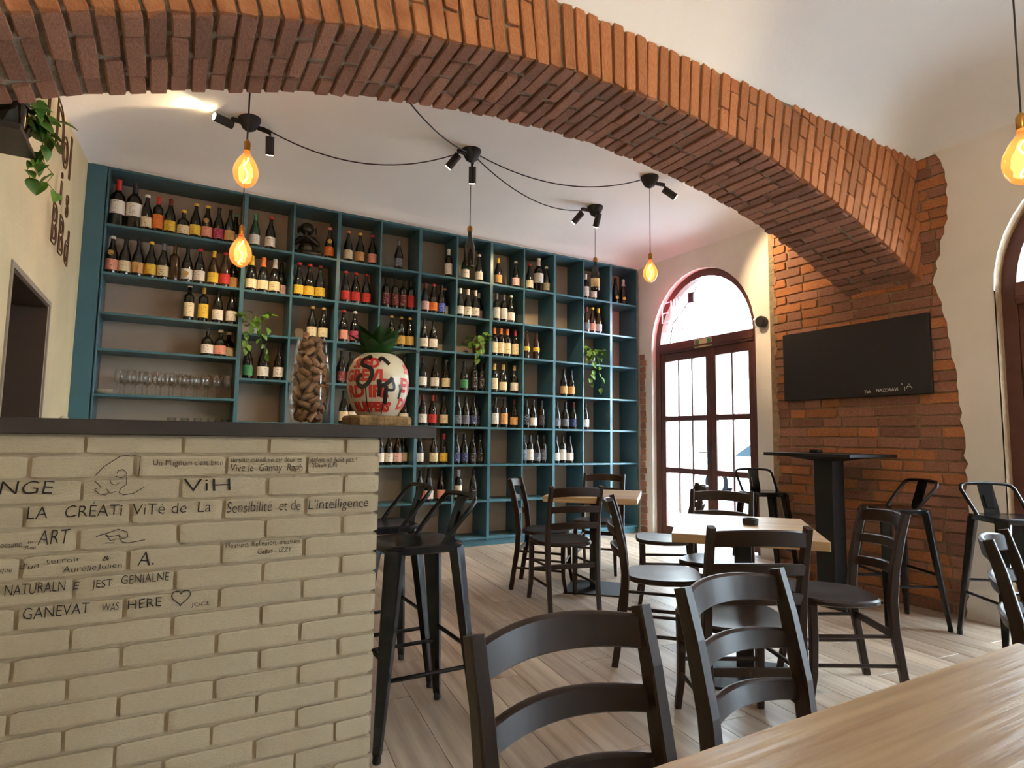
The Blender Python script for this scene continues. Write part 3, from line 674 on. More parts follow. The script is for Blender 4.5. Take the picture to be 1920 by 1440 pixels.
for p, ax in CENT:
    o = link('wine_cork', CM); o.location = Vector((VX, VY, VZ))+p; o.rotation_euler = ax.to_track_quat('Z', 'Y').to_euler()
    tag(o, 'brown wine cork in the %s layer of the glass vase' % lv(p.z), 'cork', 'corks in the %s layer of the vase' % lv(p.z))

# graffiti pot on a stone slab
PX, PY, PZ = .765, 2.50, 1.267
b = MB(); r2 = random.Random(3); nn = 24
poly = []
for i in range(nn):
    a = 2*PI*i/nn; cx, cy = math.cos(a), math.sin(a); k = 1/max(abs(cx)/.128, abs(cy)/.10); poly.append((cx*k*(1+r2.uniform(-.05, .04)), cy*k*(1+r2.uniform(-.05, .04))))
n = len(poly)
b.add([(x*.97, y*.97, 0) for x, y in poly]+[(x, y, .012) for x, y in poly]+[(x, y, .034) for x, y in poly]+[(x*.95, y*.95, .044) for x, y in poly],
      [tuple(range(n))[::-1], tuple(range(3*n, 4*n))]+[(j*n+i, j*n+(i+1) % n, (j+1)*n+(i+1) % n, (j+1)*n+i) for j in range(3) for i in range(n)])
sl = b.build('stone_slab', mat('sandstone', (160, 128, 84), .9, dark=(118, 88, 52), scale=18, bump=.8, bscale=60)); sl.location = (PX, PY, 1.2225); tag(sl, 'rough sandstone slab under the red and white painted pot', 'slab')
pot = empty('painted_pot', (PX, PY, PZ)); tag(pot, 'bulbous white pot painted with red and black graffiti, green leaves growing out', 'plant pot')
pp = [(.075, 0), (.085, .006), (.112, .05), (.128, .11), (.130, .15), (.122, .20), (.100, .238), (.078, .256), (.068, .262)]
b = MB(); b.lathe(pp, 40, cap=False); b.lathe([(.001, .22), (.062, .225), (.066, .262)], 40, cap=False); b.lathe([(.001, .001), (.075, 0)], 40, cap=False)
b.build('pot_body', mat('glazed_cream', (214, 200, 170), .25), pot, True)
def on_pot(a, z, d=.0012):
    r = rad_at(pp, z)+d; return Vector((r*math.cos(a), r*math.sin(a), z))
AF = math.atan2(-PY, -PX)     # side of the pot that faces the room
def stroke(pts, w, m, name='paint_stroke'):
    # pts in (angle offset, z): flat ribbon on the glaze
    P = [Vector((a, z)) for a, z in pts]; vs = []; fs = []
    for i, p in enumerate(P):
        t = (P[min(i+1, len(P)-1)]-P[max(i-1, 0)]); t = Vector((t.x*.12, t.y)).normalized(); nrm = Vector((-t.y/.12, t.x))*w/2
        for s in (-1, 0, 1): vs.append(on_pot(AF+p.x+nrm.x*s, min(max(p.y+nrm.y*s, .004), .255)))
        if i: fs += [(i*3-3, i*3-2, i*3+1, i*3), (i*3-2, i*3-1, i*3+2, i*3+1)]
    MB().add(vs, fs).build(name, m, pot)
def dens(pts, n=6):
    out = []
    for i in range(len(pts)-1):
        p0, p1, p2, p3 = pts[max(i-1, 0)], pts[i], pts[i+1], pts[min(i+2, len(pts)-1)]
        for j in range(n):
            t = j/n; out.append(tuple(.5*((2*p1[k])+(-p0[k]+p2[k])*t+(2*p0[k]-5*p1[k]+4*p2[k]-p3[k])*t*t+(-p0[k]+3*p1[k]-3*p2[k]+p3[k])*t**3) for k in (0, 1)))
    return out+[pts[-1]]
REDP = mat('red_paint', (200, 52, 40), .35); BLKP = mat('black_paint', (30, 26, 26), .35)
def pot_text(txt, a0, z0, size, sp=1.0):
    me = text_mesh(txt, size, sp, 0, 0, .0035)
    import bmesh
    bm = bmesh.new(); bm.from_mesh(me); bmesh.ops.subdivide_edges(bm, edges=[e for e in bm.edges if e.calc_length() > .012], cuts=3); bmesh.ops.triangulate(bm, faces=bm.faces)
    for v in bm.verts:
        q = on_pot(AF+a0+v.co.x/.125, min(max(z0+v.co.y, .004), .255), .0006); v.co = q
    bm.to_mesh(me); bm.free(); me.materials.append(REDP); link('red_lettering', me, pot)
pot_text('SPED', -.95, .195, .055); pot_text('GREVL', -1.25, .14, .065); pot_text('RD IPL', -1.15, .075, .065); pot_text('RUPPERS', -1.0, .018, .05, .95); pot_text('EVIL', .75, .10, .08); pot_text('DROP', .8, .03, .06); pot_text('SKY', 1.0, .18, .05)
stroke(dens([(-.28, .232), (-.42, .242), (-.62, .225), (-.55, .205), (-.28, .192), (-.2, .17), (-.28, .135), (-.48, .115), (-.66, .128), (-.66, .150), (-.52, .165)]), .017, BLKP)
stroke(dens([(-.38, .115), (-.38, .06), (-.35, .01)]), .005, BLKP)
stroke(dens([(.02, .145), (.06, .12), (.22, .125), (.40, .145), (.46, .155)]), .017, BLKP); stroke(dens([(.05, .14), (.06, .10), (.04, .075)]), .016, BLKP); stroke(dens([(.26, .12), (.27, .07), (.26, .045)]), .016, BLKP)
stroke(dens([(.42, .15), (.52, .125), (.5, .105), (.26, .105)]), .012, BLKP); stroke(dens([(.0, .225), (.15, .235), (.38, .21)]), .018, BLKP); stroke(dens([(.2, .1), (.2, .03), (.19, .005)]), .005, BLKP)
stroke(dens([(.75, .13), (.8, .10), (.78, .07)]), .012, BLKP)
def leaf_mesh(name, L, Wd, m, fold=.25, tip=.15, curve=.3):
    nu = 7; vs = []; fs = []
    for i in range(nu+1):
        t = i/nu; w = Wd*math.sin(PI*min(1, t**(.75)*1.0))**.8*(1 if t < 1 else 0) if t > 0 else Wd*.12
        y = L*t; zc = -curve*L*t*t
        for s in (-1, -.5, 0, .5, 1): vs.append((s*w/2, y, zc+abs(s)*w*fold*.5))
        if i: fs += [((i-1)*5+k, (i-1)*5+k+1, i*5+k+1, i*5+k) for k in range(4)]
    me = bpy.data.meshes.new(name); me.from_pydata(vs, [], fs); me.materials.append(m); me.polygons.foreach_set('use_smooth', [True]*len(fs)); return me
BIGLEAF = leaf_mesh('leaf', .17, .075, LEAF_D, .3, curve=.18)
for i in range(17):
    a = i*2.4; el = .45+.75*((i*7) % 17)/17
    o = link('leaf', BIGLEAF, pot); o.location = (.02*math.cos(a), .02*math.sin(a), .24); o.rotation_euler = (el if i % 3 else el*.7, 0, a); o.scale = (R.uniform(.85, 1.1),)*3
# extra upright blades
for a, tl in ((AF+PI/2, 1.25), (AF+PI/2+.9, 1.3), (AF-PI/2+.5, 1.2), (AF, 1.0), (AF+2.4, 1.15), (AF+PI/2-1.0, .95)):
    o = link('leaf', BIGLEAF, pot); o.location = (.02*math.cos(a), .02*math.sin(a), .24); o.rotation_euler = (tl, 0, a-PI/2); o.scale = (1, 1, 1)

# pothos plants
PLEAF = leaf_mesh('leaf', .085, .062, LEAF, .3, curve=.35)
def pothos(name, loc, potm, label, seed, r0=.05, h0=.085, n=22, trail=2, spread=.13, hang=.25, sc=1.0, left_wall=False):
    rr = random.Random(seed); e = empty(name, loc); e.scale = (sc,)*3; tag(e, label, 'plant')
    b = MB(); b.lathe([(r0*.72, 0), (r0*.78, .004), (r0, h0), (r0*1.06, h0), (r0*1.06, h0-.012), (r0, h0-.012)][:4], 20); b.build('flower_pot', potm, e, True)
    sb = MB()
    for i in range(n):
        a = rr.uniform(0, 2*PI) if rr.random() < .5 else rr.uniform(-PI*.95, -PI*.05)
        if left_wall: a = rr.uniform(-PI*.35, PI*.55)
        d = rr.uniform(.25, 1)*spread; hh = h0+rr.uniform(.0, .13)-.35*d*rr.random()
        tip = Vector((d*math.cos(a), d*math.sin(a), hh)); mid = Vector((tip.x*.45, tip.y*.45, h0+.05+rr.uniform(0, .05)))
        sb.tube([(0, 0, h0-.01), mid, tip], .0018, 5)
        o = link('leaf', PLEAF, e); o.location = tip; o.rotation_euler = (rr.uniform(-.9, .5), rr.uniform(-.5, .5), a-PI/2+rr.uniform(-.6, .6)); o.scale = (rr.uniform(.7, 1.15),)*3
    for k in range(trail):
        a = -PI/2+(k-.5*(trail-1))*.7 if not left_wall else .2+k*.5
        L = hang*rr.uniform(.7, 1.1); pts = [Vector((0, 0, h0)), Vector((.07*math.cos(a), .08*math.sin(a), h0+.02))]
        for j in range(1, 7): pts.append(Vector((.09*math.cos(a)+rr.uniform(-.02, .02)+.02*j*(k-.5), (-.10 if not left_wall else .09)+rr.uniform(-.01, .01), h0-L*j/6)))
        sb.tube(pts, .0018, 5)
        for q in pts[2:]:
            o = link('leaf', PLEAF, e); o.location = q; o.rotation_euler = (rr.uniform(-1.3, -.4), rr.uniform(-.5, .5), rr.uniform(PI*.6, PI*1.4)); o.scale = (rr.uniform(.6, 1.0),)*3
    sb.build('stems', STEMM, e); return e
WPOT = mat('white_pot', (206, 206, 206), .4); CPOT = mat('copper_pot', (176, 112, 70), .35, metal=.7, var=.3)
pothos('potted_pothos', (.655, YS+.06, RZ[2]), WPOT, 'trailing pothos in a grey white pot beside the glowing bulbs, first column of shelves', 3, n=24, spread=.15, hang=.28)
pothos('potted_pothos', (3.02-.02, YS+.06, RZ[2]), CPOT, 'trailing pothos in a copper pot on the third shelf row, middle columns', 5, r0=.075, h0=.12, n=22, spread=.17, hang=.22, trail=1)
pothos('potted_pothos', (4.60, YS+.06, RZ[2]), WPOT, 'bushy pothos in a white pot near the right end of the shelves', 9, n=34, spread=.14, hang=.36)

# ------------------------------------------------------------------ ladder-back chairs
def make_chair():
    e = empty('dining_chair'); V = Vector
    # seat, saddle shaped
    def outline(k): 
        pts = []
        for i in range(28):
            a = 2*PI*i/28; c, s_ = math.cos(a), math.sin(a)
            x = abs(c)**.55*math.copysign(1, c); y = abs(s_)**.55*math.copysign(1, s_)
            w = .215 if y > 0 else .215-.035*(-y); pts.append((x*w*k, (y*.20+.0)*k+.005))
        return pts
    rings = [(.93, .425), (1.0, .432), (1.0, .447), (.96, .455), (.75, .450), (.45, .446), (.15, .447)]
    vs = []; fs = []
    for k, z in rings: vs += [(x, y, z+.006*max(0, y)/.2) for x, y in outline(k)]
    n = 28
    for j in range(len(rings)-1): fs += [(j*n+i, j*n+(i+1) % n, (j+1)*n+(i+1) % n, (j+1)*n+i) for i in range(n)]
    fs += [tuple(range(n))[::-1], tuple((len(rings)-1)*n+i for i in range(n))]
    MB().add(vs, fs).build('seat', BLACKWOOD, e, True)
    for s in (-1, 1):
        pts = [V((s*.182, -.255, 0)), V((s*.183, -.232, .15)), V((s*.184, -.205, .32)), V((s*.185, -.198, .46)), V((s*.185, -.213, .6)), V((s*.186, -.245, .75)), V((s*.187, -.275, .855))]
        MB().bar(pts, [.026, .028, .032, .034, .032, .030, .028], [.034, .036, .04, .042, .04, .036, .032]).build('back_post', BLACKWOOD, e)
        pts = [V((s*.186, .182, 0)), V((s*.178, .160, .12)), V((s*.176, .155, .28)), V((s*.178, .158, .432))]
        MB().bar(pts, [.026, .030, .034, .036], [.026, .030, .034, .036]).build('leg', BLACKWOOD, e)
        for z in (.17, .30):
            yb = -.232 if z < .2 else -.210
            MB().tube([V((s*.181, yb+.01, z)), V((s*.178, .155, z-.01))], .0095, 8).build('stretcher', BLACKWOOD, e, True)
    MB().tube([V((-.176, .157, .22)), V((.176, .157, .22))], .0095, 8).build('stretcher', BLACKWOOD, e, True)
    MB().bar([V((-.178, -.212, .30)), V((.178, -.212, .30))], .014, .034, V((0, 1, 0))).build('stretcher', BLACKWOOD, e)
    def rail(zc, h, arch):
        nn = 12; vs = []; fs = []
        for i in range(nn+1):
            t = -1+2*i/nn; x = .182*t
            bow = .045*(1-t*t); up = arch*(1-t*t)
            yb = -.205-(zc-.5)*.20-bow
            lo, hi = zc-h/2+up*.8, zc+h/2+up
            tilt = -.012
            for (dy, z) in ((-.009, lo+.004), (-.009, hi-.005), (-.003, hi), (.004, hi), (.010, hi-.005), (.010, lo+.004), (.004, lo), (-.003, lo)): vs.append((x, yb+dy+tilt*(z-zc)/h, z))
            if i: fs += [((i-1)*8+k, (i-1)*8+(k+1) % 8, i*8+(k+1) % 8, i*8+k) for k in range(8)]
        fs += [tuple(range(8))[::-1], tuple(nn*8+k for k in range(8))]
        MB().add(vs, fs).build('back_rail', BLACKWOOD, e, True)
    rail(.808, .062, .014); rail(.690, .046, .012); rail(.575, .046, .012)
    return e
chair0 = make_chair(); used = []
def chair(x, y, th, label):
    o = chair0 if not used else copy_tree(chair0); used.append(1)
    o.location = (x, y, 0); o.rotation_euler = (0, 0, math.radians(th)); tag(o, label, 'chair', 'dark ladder-back dining chairs')
chair(.655, .656, 182, 'dark wooden ladder-back chair nearest the camera, left one at the foreground table')
chair(1.228, .749, 186, 'dark wooden ladder-back chair at the foreground table, right of the nearest chair')
chair(2.111, 1.80, 332, 'dark chair with its back to the camera in front of the ashtray table')
chair(2.869, 1.862, 57, 'dark chair facing left at the right side of the ashtray table')
chair(2.407, 2.535, 230, 'dark chair seen edge-on at the left side of the ashtray table, seat shining')
chair(2.55, 3.72, 348, 'dark chair with its back to the camera at the table near the shelves')
chair(2.72, 4.17, 227, 'dark chair at the left of the table near the shelves, rails gleaming')
chair(3.463, 4.456, 131, 'dark chair behind the table near the shelves, facing the camera')
chair(2.98, 2.66, 124, 'dark chair on the far side of the ashtray table, before the glazed door')
chair(3.277, 3.431, 50, 'dark chair with pale shining seat standing in front of the glazed door')
chair(2.72, .80, 195, 'dark chair cut off by the right edge of the picture')

# ------------------------------------------------------------------ tables
def table(loc, rz, w, d, label, boards=3, base=True):
    e = empty('cafe_table', (loc[0], loc[1], 0), rz); tag(e, label, 'table')
    b = MB(); b.bbox(-w/2, w/2, -d/2, d/2, .708, .75, .002); t = b.build('table_top', OAK, e)
    if base:
        MB().bbox(-.04, .04, -.04, .04, .012, .70, .003).build('column', BLKMAT, e)
        MB().bbox(-.22, .22, -.22, .22, 0, .012, .003).build('base_plate', BLKMAT, e)
        MB().bbox(-.15, .15, -.15, .15, .70, .708, .001).build('mounting_plate', BLKMAT, e)
    return e
table((3.02, 3.93), math.radians(-44), .70, .80, 'square oak cafe table near the shelves, black column foot', 3)
t2 = table((2.60, 2.15), math.radians(-47), .67, .82, 'oak cafe table with a small black ashtray in the middle of the room')
table((.97, .283), 0, 1.34, .70, 'large light oak table in the right foreground, grain showing')
ash = empty('ashtray', (*[onZ(1407, 983, .752)[i] for i in (0, 1)], .7505)); tag(ash, 'small round black ashtray on the middle oak table', 'ashtray')
b = MB(); b.lathe([(.034, 0), (.038, .004), (.040, .03), (.036, .032), (.030, .012), (.001, .010)], 20, cap=False); b.lathe([(.001, 0), (.034, 0)], 20, cap=False); b.build('ashtray_bowl', BLKMAT, ash, True)
ht = empty('bar_table', (4.42, 2.84, 0)); tag(ht, 'tall black bar table with thin top standing at the brick wall', 'table')
MB().bbox(-.30, .30, -.35, .35, 1.075, 1.10, .003).build('table_top', BLKMAT, ht)
MB().bbox(-.075, .075, -.075, .075, .015, 1.06, .004).build('column', BLKMAT, ht)
b = MB(); b.add([(-.075, -.075, 1.04), (.075, -.075, 1.04), (.075, .075, 1.04), (-.075, .075, 1.04), (-.2, -.24, 1.075), (.2, -.24, 1.075), (.2, .24, 1.075), (-.2, .24, 1.075)], [(0, 1, 5, 4), (1, 2, 6, 5), (2, 3, 7, 6), (3, 0, 4, 7), (4, 5, 6, 7), (3, 2, 1, 0)]); b.build('top_bracket', BLKMAT, ht)
MB().bbox(-.24, .24, -.24, .24, 0, .015, .003).build('base_plate', BLKMAT, ht)
o = MB().bbox(-.035, .035, -.035, .035, 0, .028, .006).build('ashtray', BLKMAT); o.location = (4.30, 2.86, 1.1005); tag(o, 'small dark square ashtray on the tall black bar table', 'ashtray')

# ------------------------------------------------------------------ metal bar stools
def make_stool():
    e = empty('bar_stool'); V = Vector; h = .755
    n = 32; rings = [(.155, h-.035), (.162, h-.03), (.165, h-.006), (.158, h), (.14, h-.003), (.10, h-.006), (.03, h-.006)]; vs = []; fs = []
    for r, z in rings:
        for i in range(n):
            a = 2*PI*i/n; c, s_ = math.cos(a), math.sin(a); vs.append((abs(c)**.35*math.copysign(1, c)*r, abs(s_)**.35*math.copysign(1, s_)*r, z))
    for j in range(len(rings)-1): fs += [(j*n+i, j*n+(i+1) % n, (j+1)*n+(i+1) % n, (j+1)*n+i) for i in range(n)]
    fs += [tuple((len(rings)-1)*n+i for i in range(n))]
    MB().add(vs, fs).build('seat', BLKMETAL, e, True)
    for sx in (-1, 1):
        for sy in (-1, 1):
            a, b_ = V((sx*.130, sy*.130, h-.02)), V((sx*.200, sy*.200, .03))
            m1 = a.lerp(b_, .5)
            lb = MB(); lb.bar([a, m1, b_], [.075, .055, .030], [.045, .035, .024], V((sx, -sy, 0))); lg = lb.build('leg', BLKMETAL, e)
            MB().lathe([(.014, 0), (.016, .004), (.015, .035)], 10, sx*.201, sy*.201).build('rubber_foot', BLKMAT, lg)
    zf = .27; k = .130+(.07)*(h-.02-zf)/(h-.05)
    for i, (p, q) in enumerate((((-k, -k), (k, -k)), ((k, -k), (k, k)), ((k, k), (-k, k)), ((-k, k), (-k, -k)))):
        z = zf+(.0 if i % 2 else .07); MB().tube([V((*p, z)), V((*q, z))], .009, 8).build('footrest', BLKMETAL, e, True)
    # low back: loop leaning backwards (back is at -y)
    half = [V((-.148, -.055, h-.012)), V((-.152, -.09, h+.035)), V((-.158, -.15, h+.105)), V((-.160, -.185, h+.145)), V((-.150, -.201, h+.166)), V((-.128, -.209, h+.175)), V((-.09, -.213, h+.178)), V((-.045, -.217, h+.180))]
    pts = half+[V((0, -.219, h+.181))]+[V((-p.x, p.y, p.z)) for p in half[::-1]]
    MB().tube(pts, .011, 10).build('back_loop', BLKMETAL, e, True)
    b = MB(); b.bar([V((0, -.152, h-.03)), V((0, -.165, h+.03)), V((0, -.190, h+.10)), V((0, -.212, h+.172))], .09, .006, V((1, 0, 0))); b.build('back_splat', BLKMETAL, e)
    b = MB(); b.bar([V((0, -.158, h+.03)), V((0, -.184, h+.11))], .055, .006, V((1, 0, 0))); b.build('splat_panel', BLKMETAL, e)
    return e
stool0 = make_stool(); sused = []
def stool(x, y, th, label):
    o = stool0 if not sused else copy_tree(stool0); sused.append(1); o.location = (x, y, 0); o.rotation_euler = (0, 0, math.radians(th)); tag(o, label, 'bar stool', 'black metal bar stools')
stool(.925, 2.43, 90, 'black metal bar stool in front at the end of the brick bar')
stool(.945, 2.97, 90, 'black metal bar stool behind the front one at the bar end')
stool(4.50, 3.50, 150, 'black metal bar stool left of the tall bar table, by the door')
stool(4.28, 2.30, 62, 'black metal bar stool seen from the side at the brick wall')
stool(4.42, 1.70, 145, 'black metal bar stool at the right, its back rim shining blue')

# ------------------------------------------------------------------ blackboard on the bricks
bb = empty('blackboard', (XP, 2.85, 1.84)); tag(bb, 'black chalkboard panel with small white chalk note hung on the bricks', 'chalkboard')
MB().bbox(-.045, -.015, -.60, .60, -.296, .296, .003).build('board_panel', mat('blackboard_black', (34, 30, 32), .55), bb)
CH_ = mat('chalk', (210, 205, 196), .9)
def chalk(txt, y, z, s):
    me = text_mesh(txt, s, 1.0, 0, .0003, .0004); me.materials.append(CH_); o = link('chalk_writing', me, bb)
    o.matrix_local = Matrix(((0, 0, -1, -.0462), (-1, 0, 0, y), (0, 1, 0, z), (0, 0, 0, 1)))
chalk('Tak', -.115, -.268, .034); chalk('NAZDRAVI', -.205, -.263, .033); chalk("'", -.392, -.245, .05); chalk('!', -.41, -.263, .04)
b = MB()
b.tube([(-.0462, -.425, -.255), (-.0462, -.445, -.215), (-.0462, -.468, -.255)], .0016, 4); b.tube([(-.0462, -.43, -.235), (-.0462, -.46, -.238)], .0016, 4); b.build('chalk_drawing', CH_, bb)

# emergency lamp by the door
el = empty('emergency_lamp', (XD, 4.10, 2.43)); tag(el, 'small round black lamp with clear lens mounted beside the arched door', 'lamp')
b = MB(); b.lathe([(.05, 0), (.058, .01), (.06, .06), (.05, .075)], 18); o = b.build('lamp_body', BLKMAT, el, True); o.rotation_euler = (0, -PI/2, 0)
b = MB(); b.lathe([(.052, 0), (.048, .03), (.03, .05), (.001, .056)], 18, cap=False); o = b.build('lamp_lens', glassmat('lens_glass', (.8, .85, .85), .15), el, True); o.matrix_local = Matrix.Translation((-.045, .04, -.005)) @ Matrix.Rotation(-PI/2, 4, 'X')

# ------------------------------------------------------------------ glazed door and windows
def ell(y0, y1, sp, rise, n=24, inset=0):
    c, h = (y0+y1)/2, (y1-y0)/2-inset; return [(c-h*math.cos(PI*i/n), sp+(rise-inset)*math.sin(PI*i/n)) for i in range(n+1)]
def arched_joinery(name, X, y0, y1, sp, rise, leaves, rails, label_n, thick=.06, trans=(2.27, 2.41)):
    """X = room-side face; leaves: [(ya, yb, columns)]; rails: z heights between pane rows"""
    e = struct(empty(name, (X, (y0+y1)/2, 0)));  c = (y0+y1)/2
    fw = .085
    out, inn = ell(y0, y1, sp, rise), ell(y0, y1, sp, rise, inset=fw)
    P = [(y0, .0)]+out+[(y1, .0)]; Q = [(y0+fw, .0)]+inn+[(y1-fw, .0)]
    b = MB()
    for (p, q, p2, q2) in zip(P, Q, P[1:], Q[1:]):
        b.add([(x, t[0]-c, t[1]) for x in (0, thick+.03) for t in (p, q, q2, p2)], [(0, 1, 2, 3), (7, 6, 5, 4), (1, 5, 6, 2), (0, 3, 7, 4)])
    b.build('door_frame', DOORWOOD, e)
    MB().bbox(-.012, thick+.02, y0+fw-c-.01, y1-fw-c+.01, trans[0], trans[1], .006).build('transom_rail', DOORWOOD, e)
    MB().bbox(-.022, .0, y0+fw-c-.01, y1-fw-c+.01, trans[0]+.03, trans[0]+.055, .004).build('transom_moulding', DOORWOOD, e)
    top = [(y, z) for y, z in inn if z > trans[1]]
    poly = [(y0+fw-c, trans[1])]+[(y-c, z) for y, z in top]+[(y1-fw-c, trans[1])]
    MB().prism(poly, .03, .036, 'x').build('fanlight_pane', GLASS, e)
    for (ya, yb, cols) in leaves:
        st = .075; le = MB()
        le.bbox(.005, thick-.005, ya-c, ya+st-c, .02, trans[0], .005); lo = le.build('door_stile', DOORWOOD, e)
        MB().bbox(.005, thick-.005, yb-st-c, yb-c, .02, trans[0], .005).build('door_stile', DOORWOOD, e)
        zs = [.02]+list(rails)+[trans[0]-.10]; rh = [.11]+[.065]*len(rails)+[.10]
        for z, h in zip(zs, rh): MB().bbox(.006, thick-.006, ya+st-c, yb-st-c, z if z != zs[0] else .02, z+h, .005).build('door_rail', DOORWOOD, e)
        w = (yb-ya-2*st)/cols
        for k in range(1, cols): MB().bbox(.012, .04, ya+st+w*k-c-.011, ya+st+w*k-c+.011, zs[0]+rh[0], zs[-1], .003).build('glazing_bar', DOORWOOD, e)
        for r_ in range(len(zs)-1):
            for k in range(cols):
                MB().box(.026, .031, ya+st+w*k-c+.008, ya+st+w*(k+1)-c-.008, zs[r_]+rh[r_]-.004, zs[r_+1]+.004).build('pane', GLASS, e)
    return e
ym = onX(1325, 800, XD).y; zr1, zr2 = onX(1320, 783, XD).z-.03, onX(1320, 887, XD).z-.03
d1 = arched_joinery('door_1', XD+.07, DY0, DY1, DSP, DRI, [(DY0+.085, ym, 2), (ym, DY1-.085, 3)], (zr2, zr1), 1, trans=(2.27, 2.40))
b = MB(); b.tube([(-.03, ym-(DY0+DY1)/2+.03, 1.05), (-.05, ym-(DY0+DY1)/2+.03, 1.05), (-.055, ym-(DY0+DY1)/2+.14, 1.05)], .008, 8); b.build('door_handle', mat('dull_steel', (90, 86, 84), .35, metal=.9), d1)
b = MB(); b.bbox(-.006, .004, ym-(DY0+DY1)/2+.01, ym-(DY0+DY1)/2+.045, .93, 1.15, .002); b.build('handle_plate', mat('dull_steel', (90, 86, 84)), d1)
w1 = arched_joinery('window_1', XP+.10, WY0, WY1, WSP, WRI, [(WY0+.085, 1.18, 2), (1.18, WY1-.085, 2)], (.75, 1.3), 1, trans=(2.12, 2.27))
b = MB(); b.tube([(-.012, .45, 2.06), (-.02, .47, 1.5), (-.012, .50, .98)], .004, 5); b.build('blind_cord', mat('cord_white', (200, 196, 190), .7), w1)
w2 = arched_joinery('window_2', XP+.10, -1.98, -.62, WSP, WRI, [(-1.98+.085, -1.3, 2), (-1.3, -.62-.085, 2)], (.75, 1.3), 2, trans=(2.12, 2.27))
ex = empty('exit_sign', (XD+.055, onX(1312, 641, XD).y, 2.335)); tag(ex, 'small green and cream exit sticker on the rail above the glazed door', 'sign')
MB().box(-.004, 0, -.13, .13, -.05, .05).build('sign_plate', mat('exit_cream', (206, 190, 140), .6), ex)
for s in (-1, 1): MB().box(-.006, -.004, s*.09-.03, s*.09+.03, -.04, .04).build('sign_field', mat('exit_green', (70, 130, 80), .6), ex)

# neon sign hanging in the fanlight, seen from behind
ne = empty('neon_sign', (XD+.0, 5.33, 2.78), math.radians(0)); tag(ne, 'pink glowing neon lettering hanging in the arched fanlight over the door', 'neon sign')
NEON = emitmat('neon_pink', (255, 110, 130), 3.0); NCAB = mat('neon_cable', (60, 44, 48), .6)
def neon(pts): MB().tube([(-.02, -x, z) for x, z in pts], .007, 6).build('neon_tube', NEON, ne)
neon([(-.12, .12), (-.24, .11), (-.24, -.13), (-.12, -.12)]); neon([(-.24, -.01), (-.14, -.01)])
for k in range(7):
    x = -.09+k*.048; neon([(x, -.12+k*.022), (x+.004, .13+k*.008)])
    if k % 2 == 0: neon([(x, .13+k*.008), (x+.045, -.10+k*.022)])
neon([(-.17, -.36), (-.14, -.17), (-.06, -.16), (-.05, -.33)]); neon([(-.15, -.26), (-.06, -.26)]); neon([(.03, -.33), (.07, -.15), (.14, -.29)]); neon([(.05, -.25), (.12, -.25)]); neon([(.28, -.02), (.31, -.16)])
MB().tube([(-.035, .10, -.42), (-.035, .04, -.16), (-.035, -.10, -.06), (-.035, -.24, .08), (-.035, -.36, .22)], .006, 6).build('neon_cable', NCAB, ne)
MB().tube([(-.035, .0, -.44), (-.035, -.14, -.22), (-.035, -.20, .02)], .004, 6).build('neon_cable', NCAB, ne)
MB().bbox(-.05, -.02, -.30, -.22, .04, .16, .004).build('transformer', NCAB, ne)
for s in (.2, -.3): MB().tube([(-.02, s, .13), (-.01, s+.02, .40 if s < 0 else .27)], .002, 4).build('hanging_wire', NCAB, ne)
nl = bpy.data.lights.new('neon_light', 'POINT'); nl.energy = 3.5; nl.color = (1, .22, .30); nl.shadow_soft_size = .2; no = bpy.data.objects.new('neon_light', nl); C.objects.link(no); no.parent = ne; no.location = (-.12, 0, 0)

# ------------------------------------------------------------------ ceiling lamps, cables, pendants
LENS = emitmat('lamp_lens_lit', (255, 232, 180), 40)
WARM = (1.0, .74, .42)
def spot(parent, loc, target, power, size=70, name='spot_light'):
    d = bpy.data.lights.new(name, 'SPOT'); d.energy = power; d.color = WARM; d.spot_size = math.radians(size); d.spot_blend = .6; d.shadow_soft_size = .02
    o = bpy.data.objects.new(name, d); C.objects.link(o); o.parent = parent; o.location = loc
    o.rotation_euler = (Vector(target)).to_track_quat('-Z', 'Y').to_euler(); return o
def ceiling_lamp(u, v, label, heads, V=None):
    z = 3.66
    if V: p = Vector((u, v, 0)); z = vault_z(u, v, *V)
    else:
        for _ in range(6): p = onZ(u, v, z); z = vault_z(p.x, p.y, *FARV)
    e = empty('ceiling_spot_lamp', (p.x, p.y, z)); tag(e, label, 'lamp', 'black ceiling spot lamps')
    b = MB(); b.lathe([(.085, .02), (.085, -.012), (.078, -.03), (.05, -.085), (.02, -.105), (.001, -.11)], 24, cap=False); b.build('ceiling_canopy', BLKMAT, e, True)
    for (dx, dy, aim, power) in heads:
        q = Vector((dx, dy, -.06)); b = MB(); b.bar([Vector((0, 0, -.05)), q], .03, .028, Vector((0, 0, 1))); b.build('lamp_arm', BLKMAT, e)
        a = Vector(aim).normalized(); hc = q+Vector((0, 0, -.045))
        hb = MB(); hb.tube([q, hc], .007, 6); hb.tube([hc-a*.01, hc+a*.13], .033, 16); h = hb.build('spot_head', BLKMAT, e, True)
        lb = MB(); lb.lathe([(.001, 0), (.026, 0), (.026, .003), (.001, .003)], 16); l = lb.build('spot_lens', LENS, h); l.location = hc+a*.131; l.rotation_euler = a.to_track_quat('Z', 'Y').to_euler()
        spot(e, hc+a*.15, a, power)
    return p, z, e
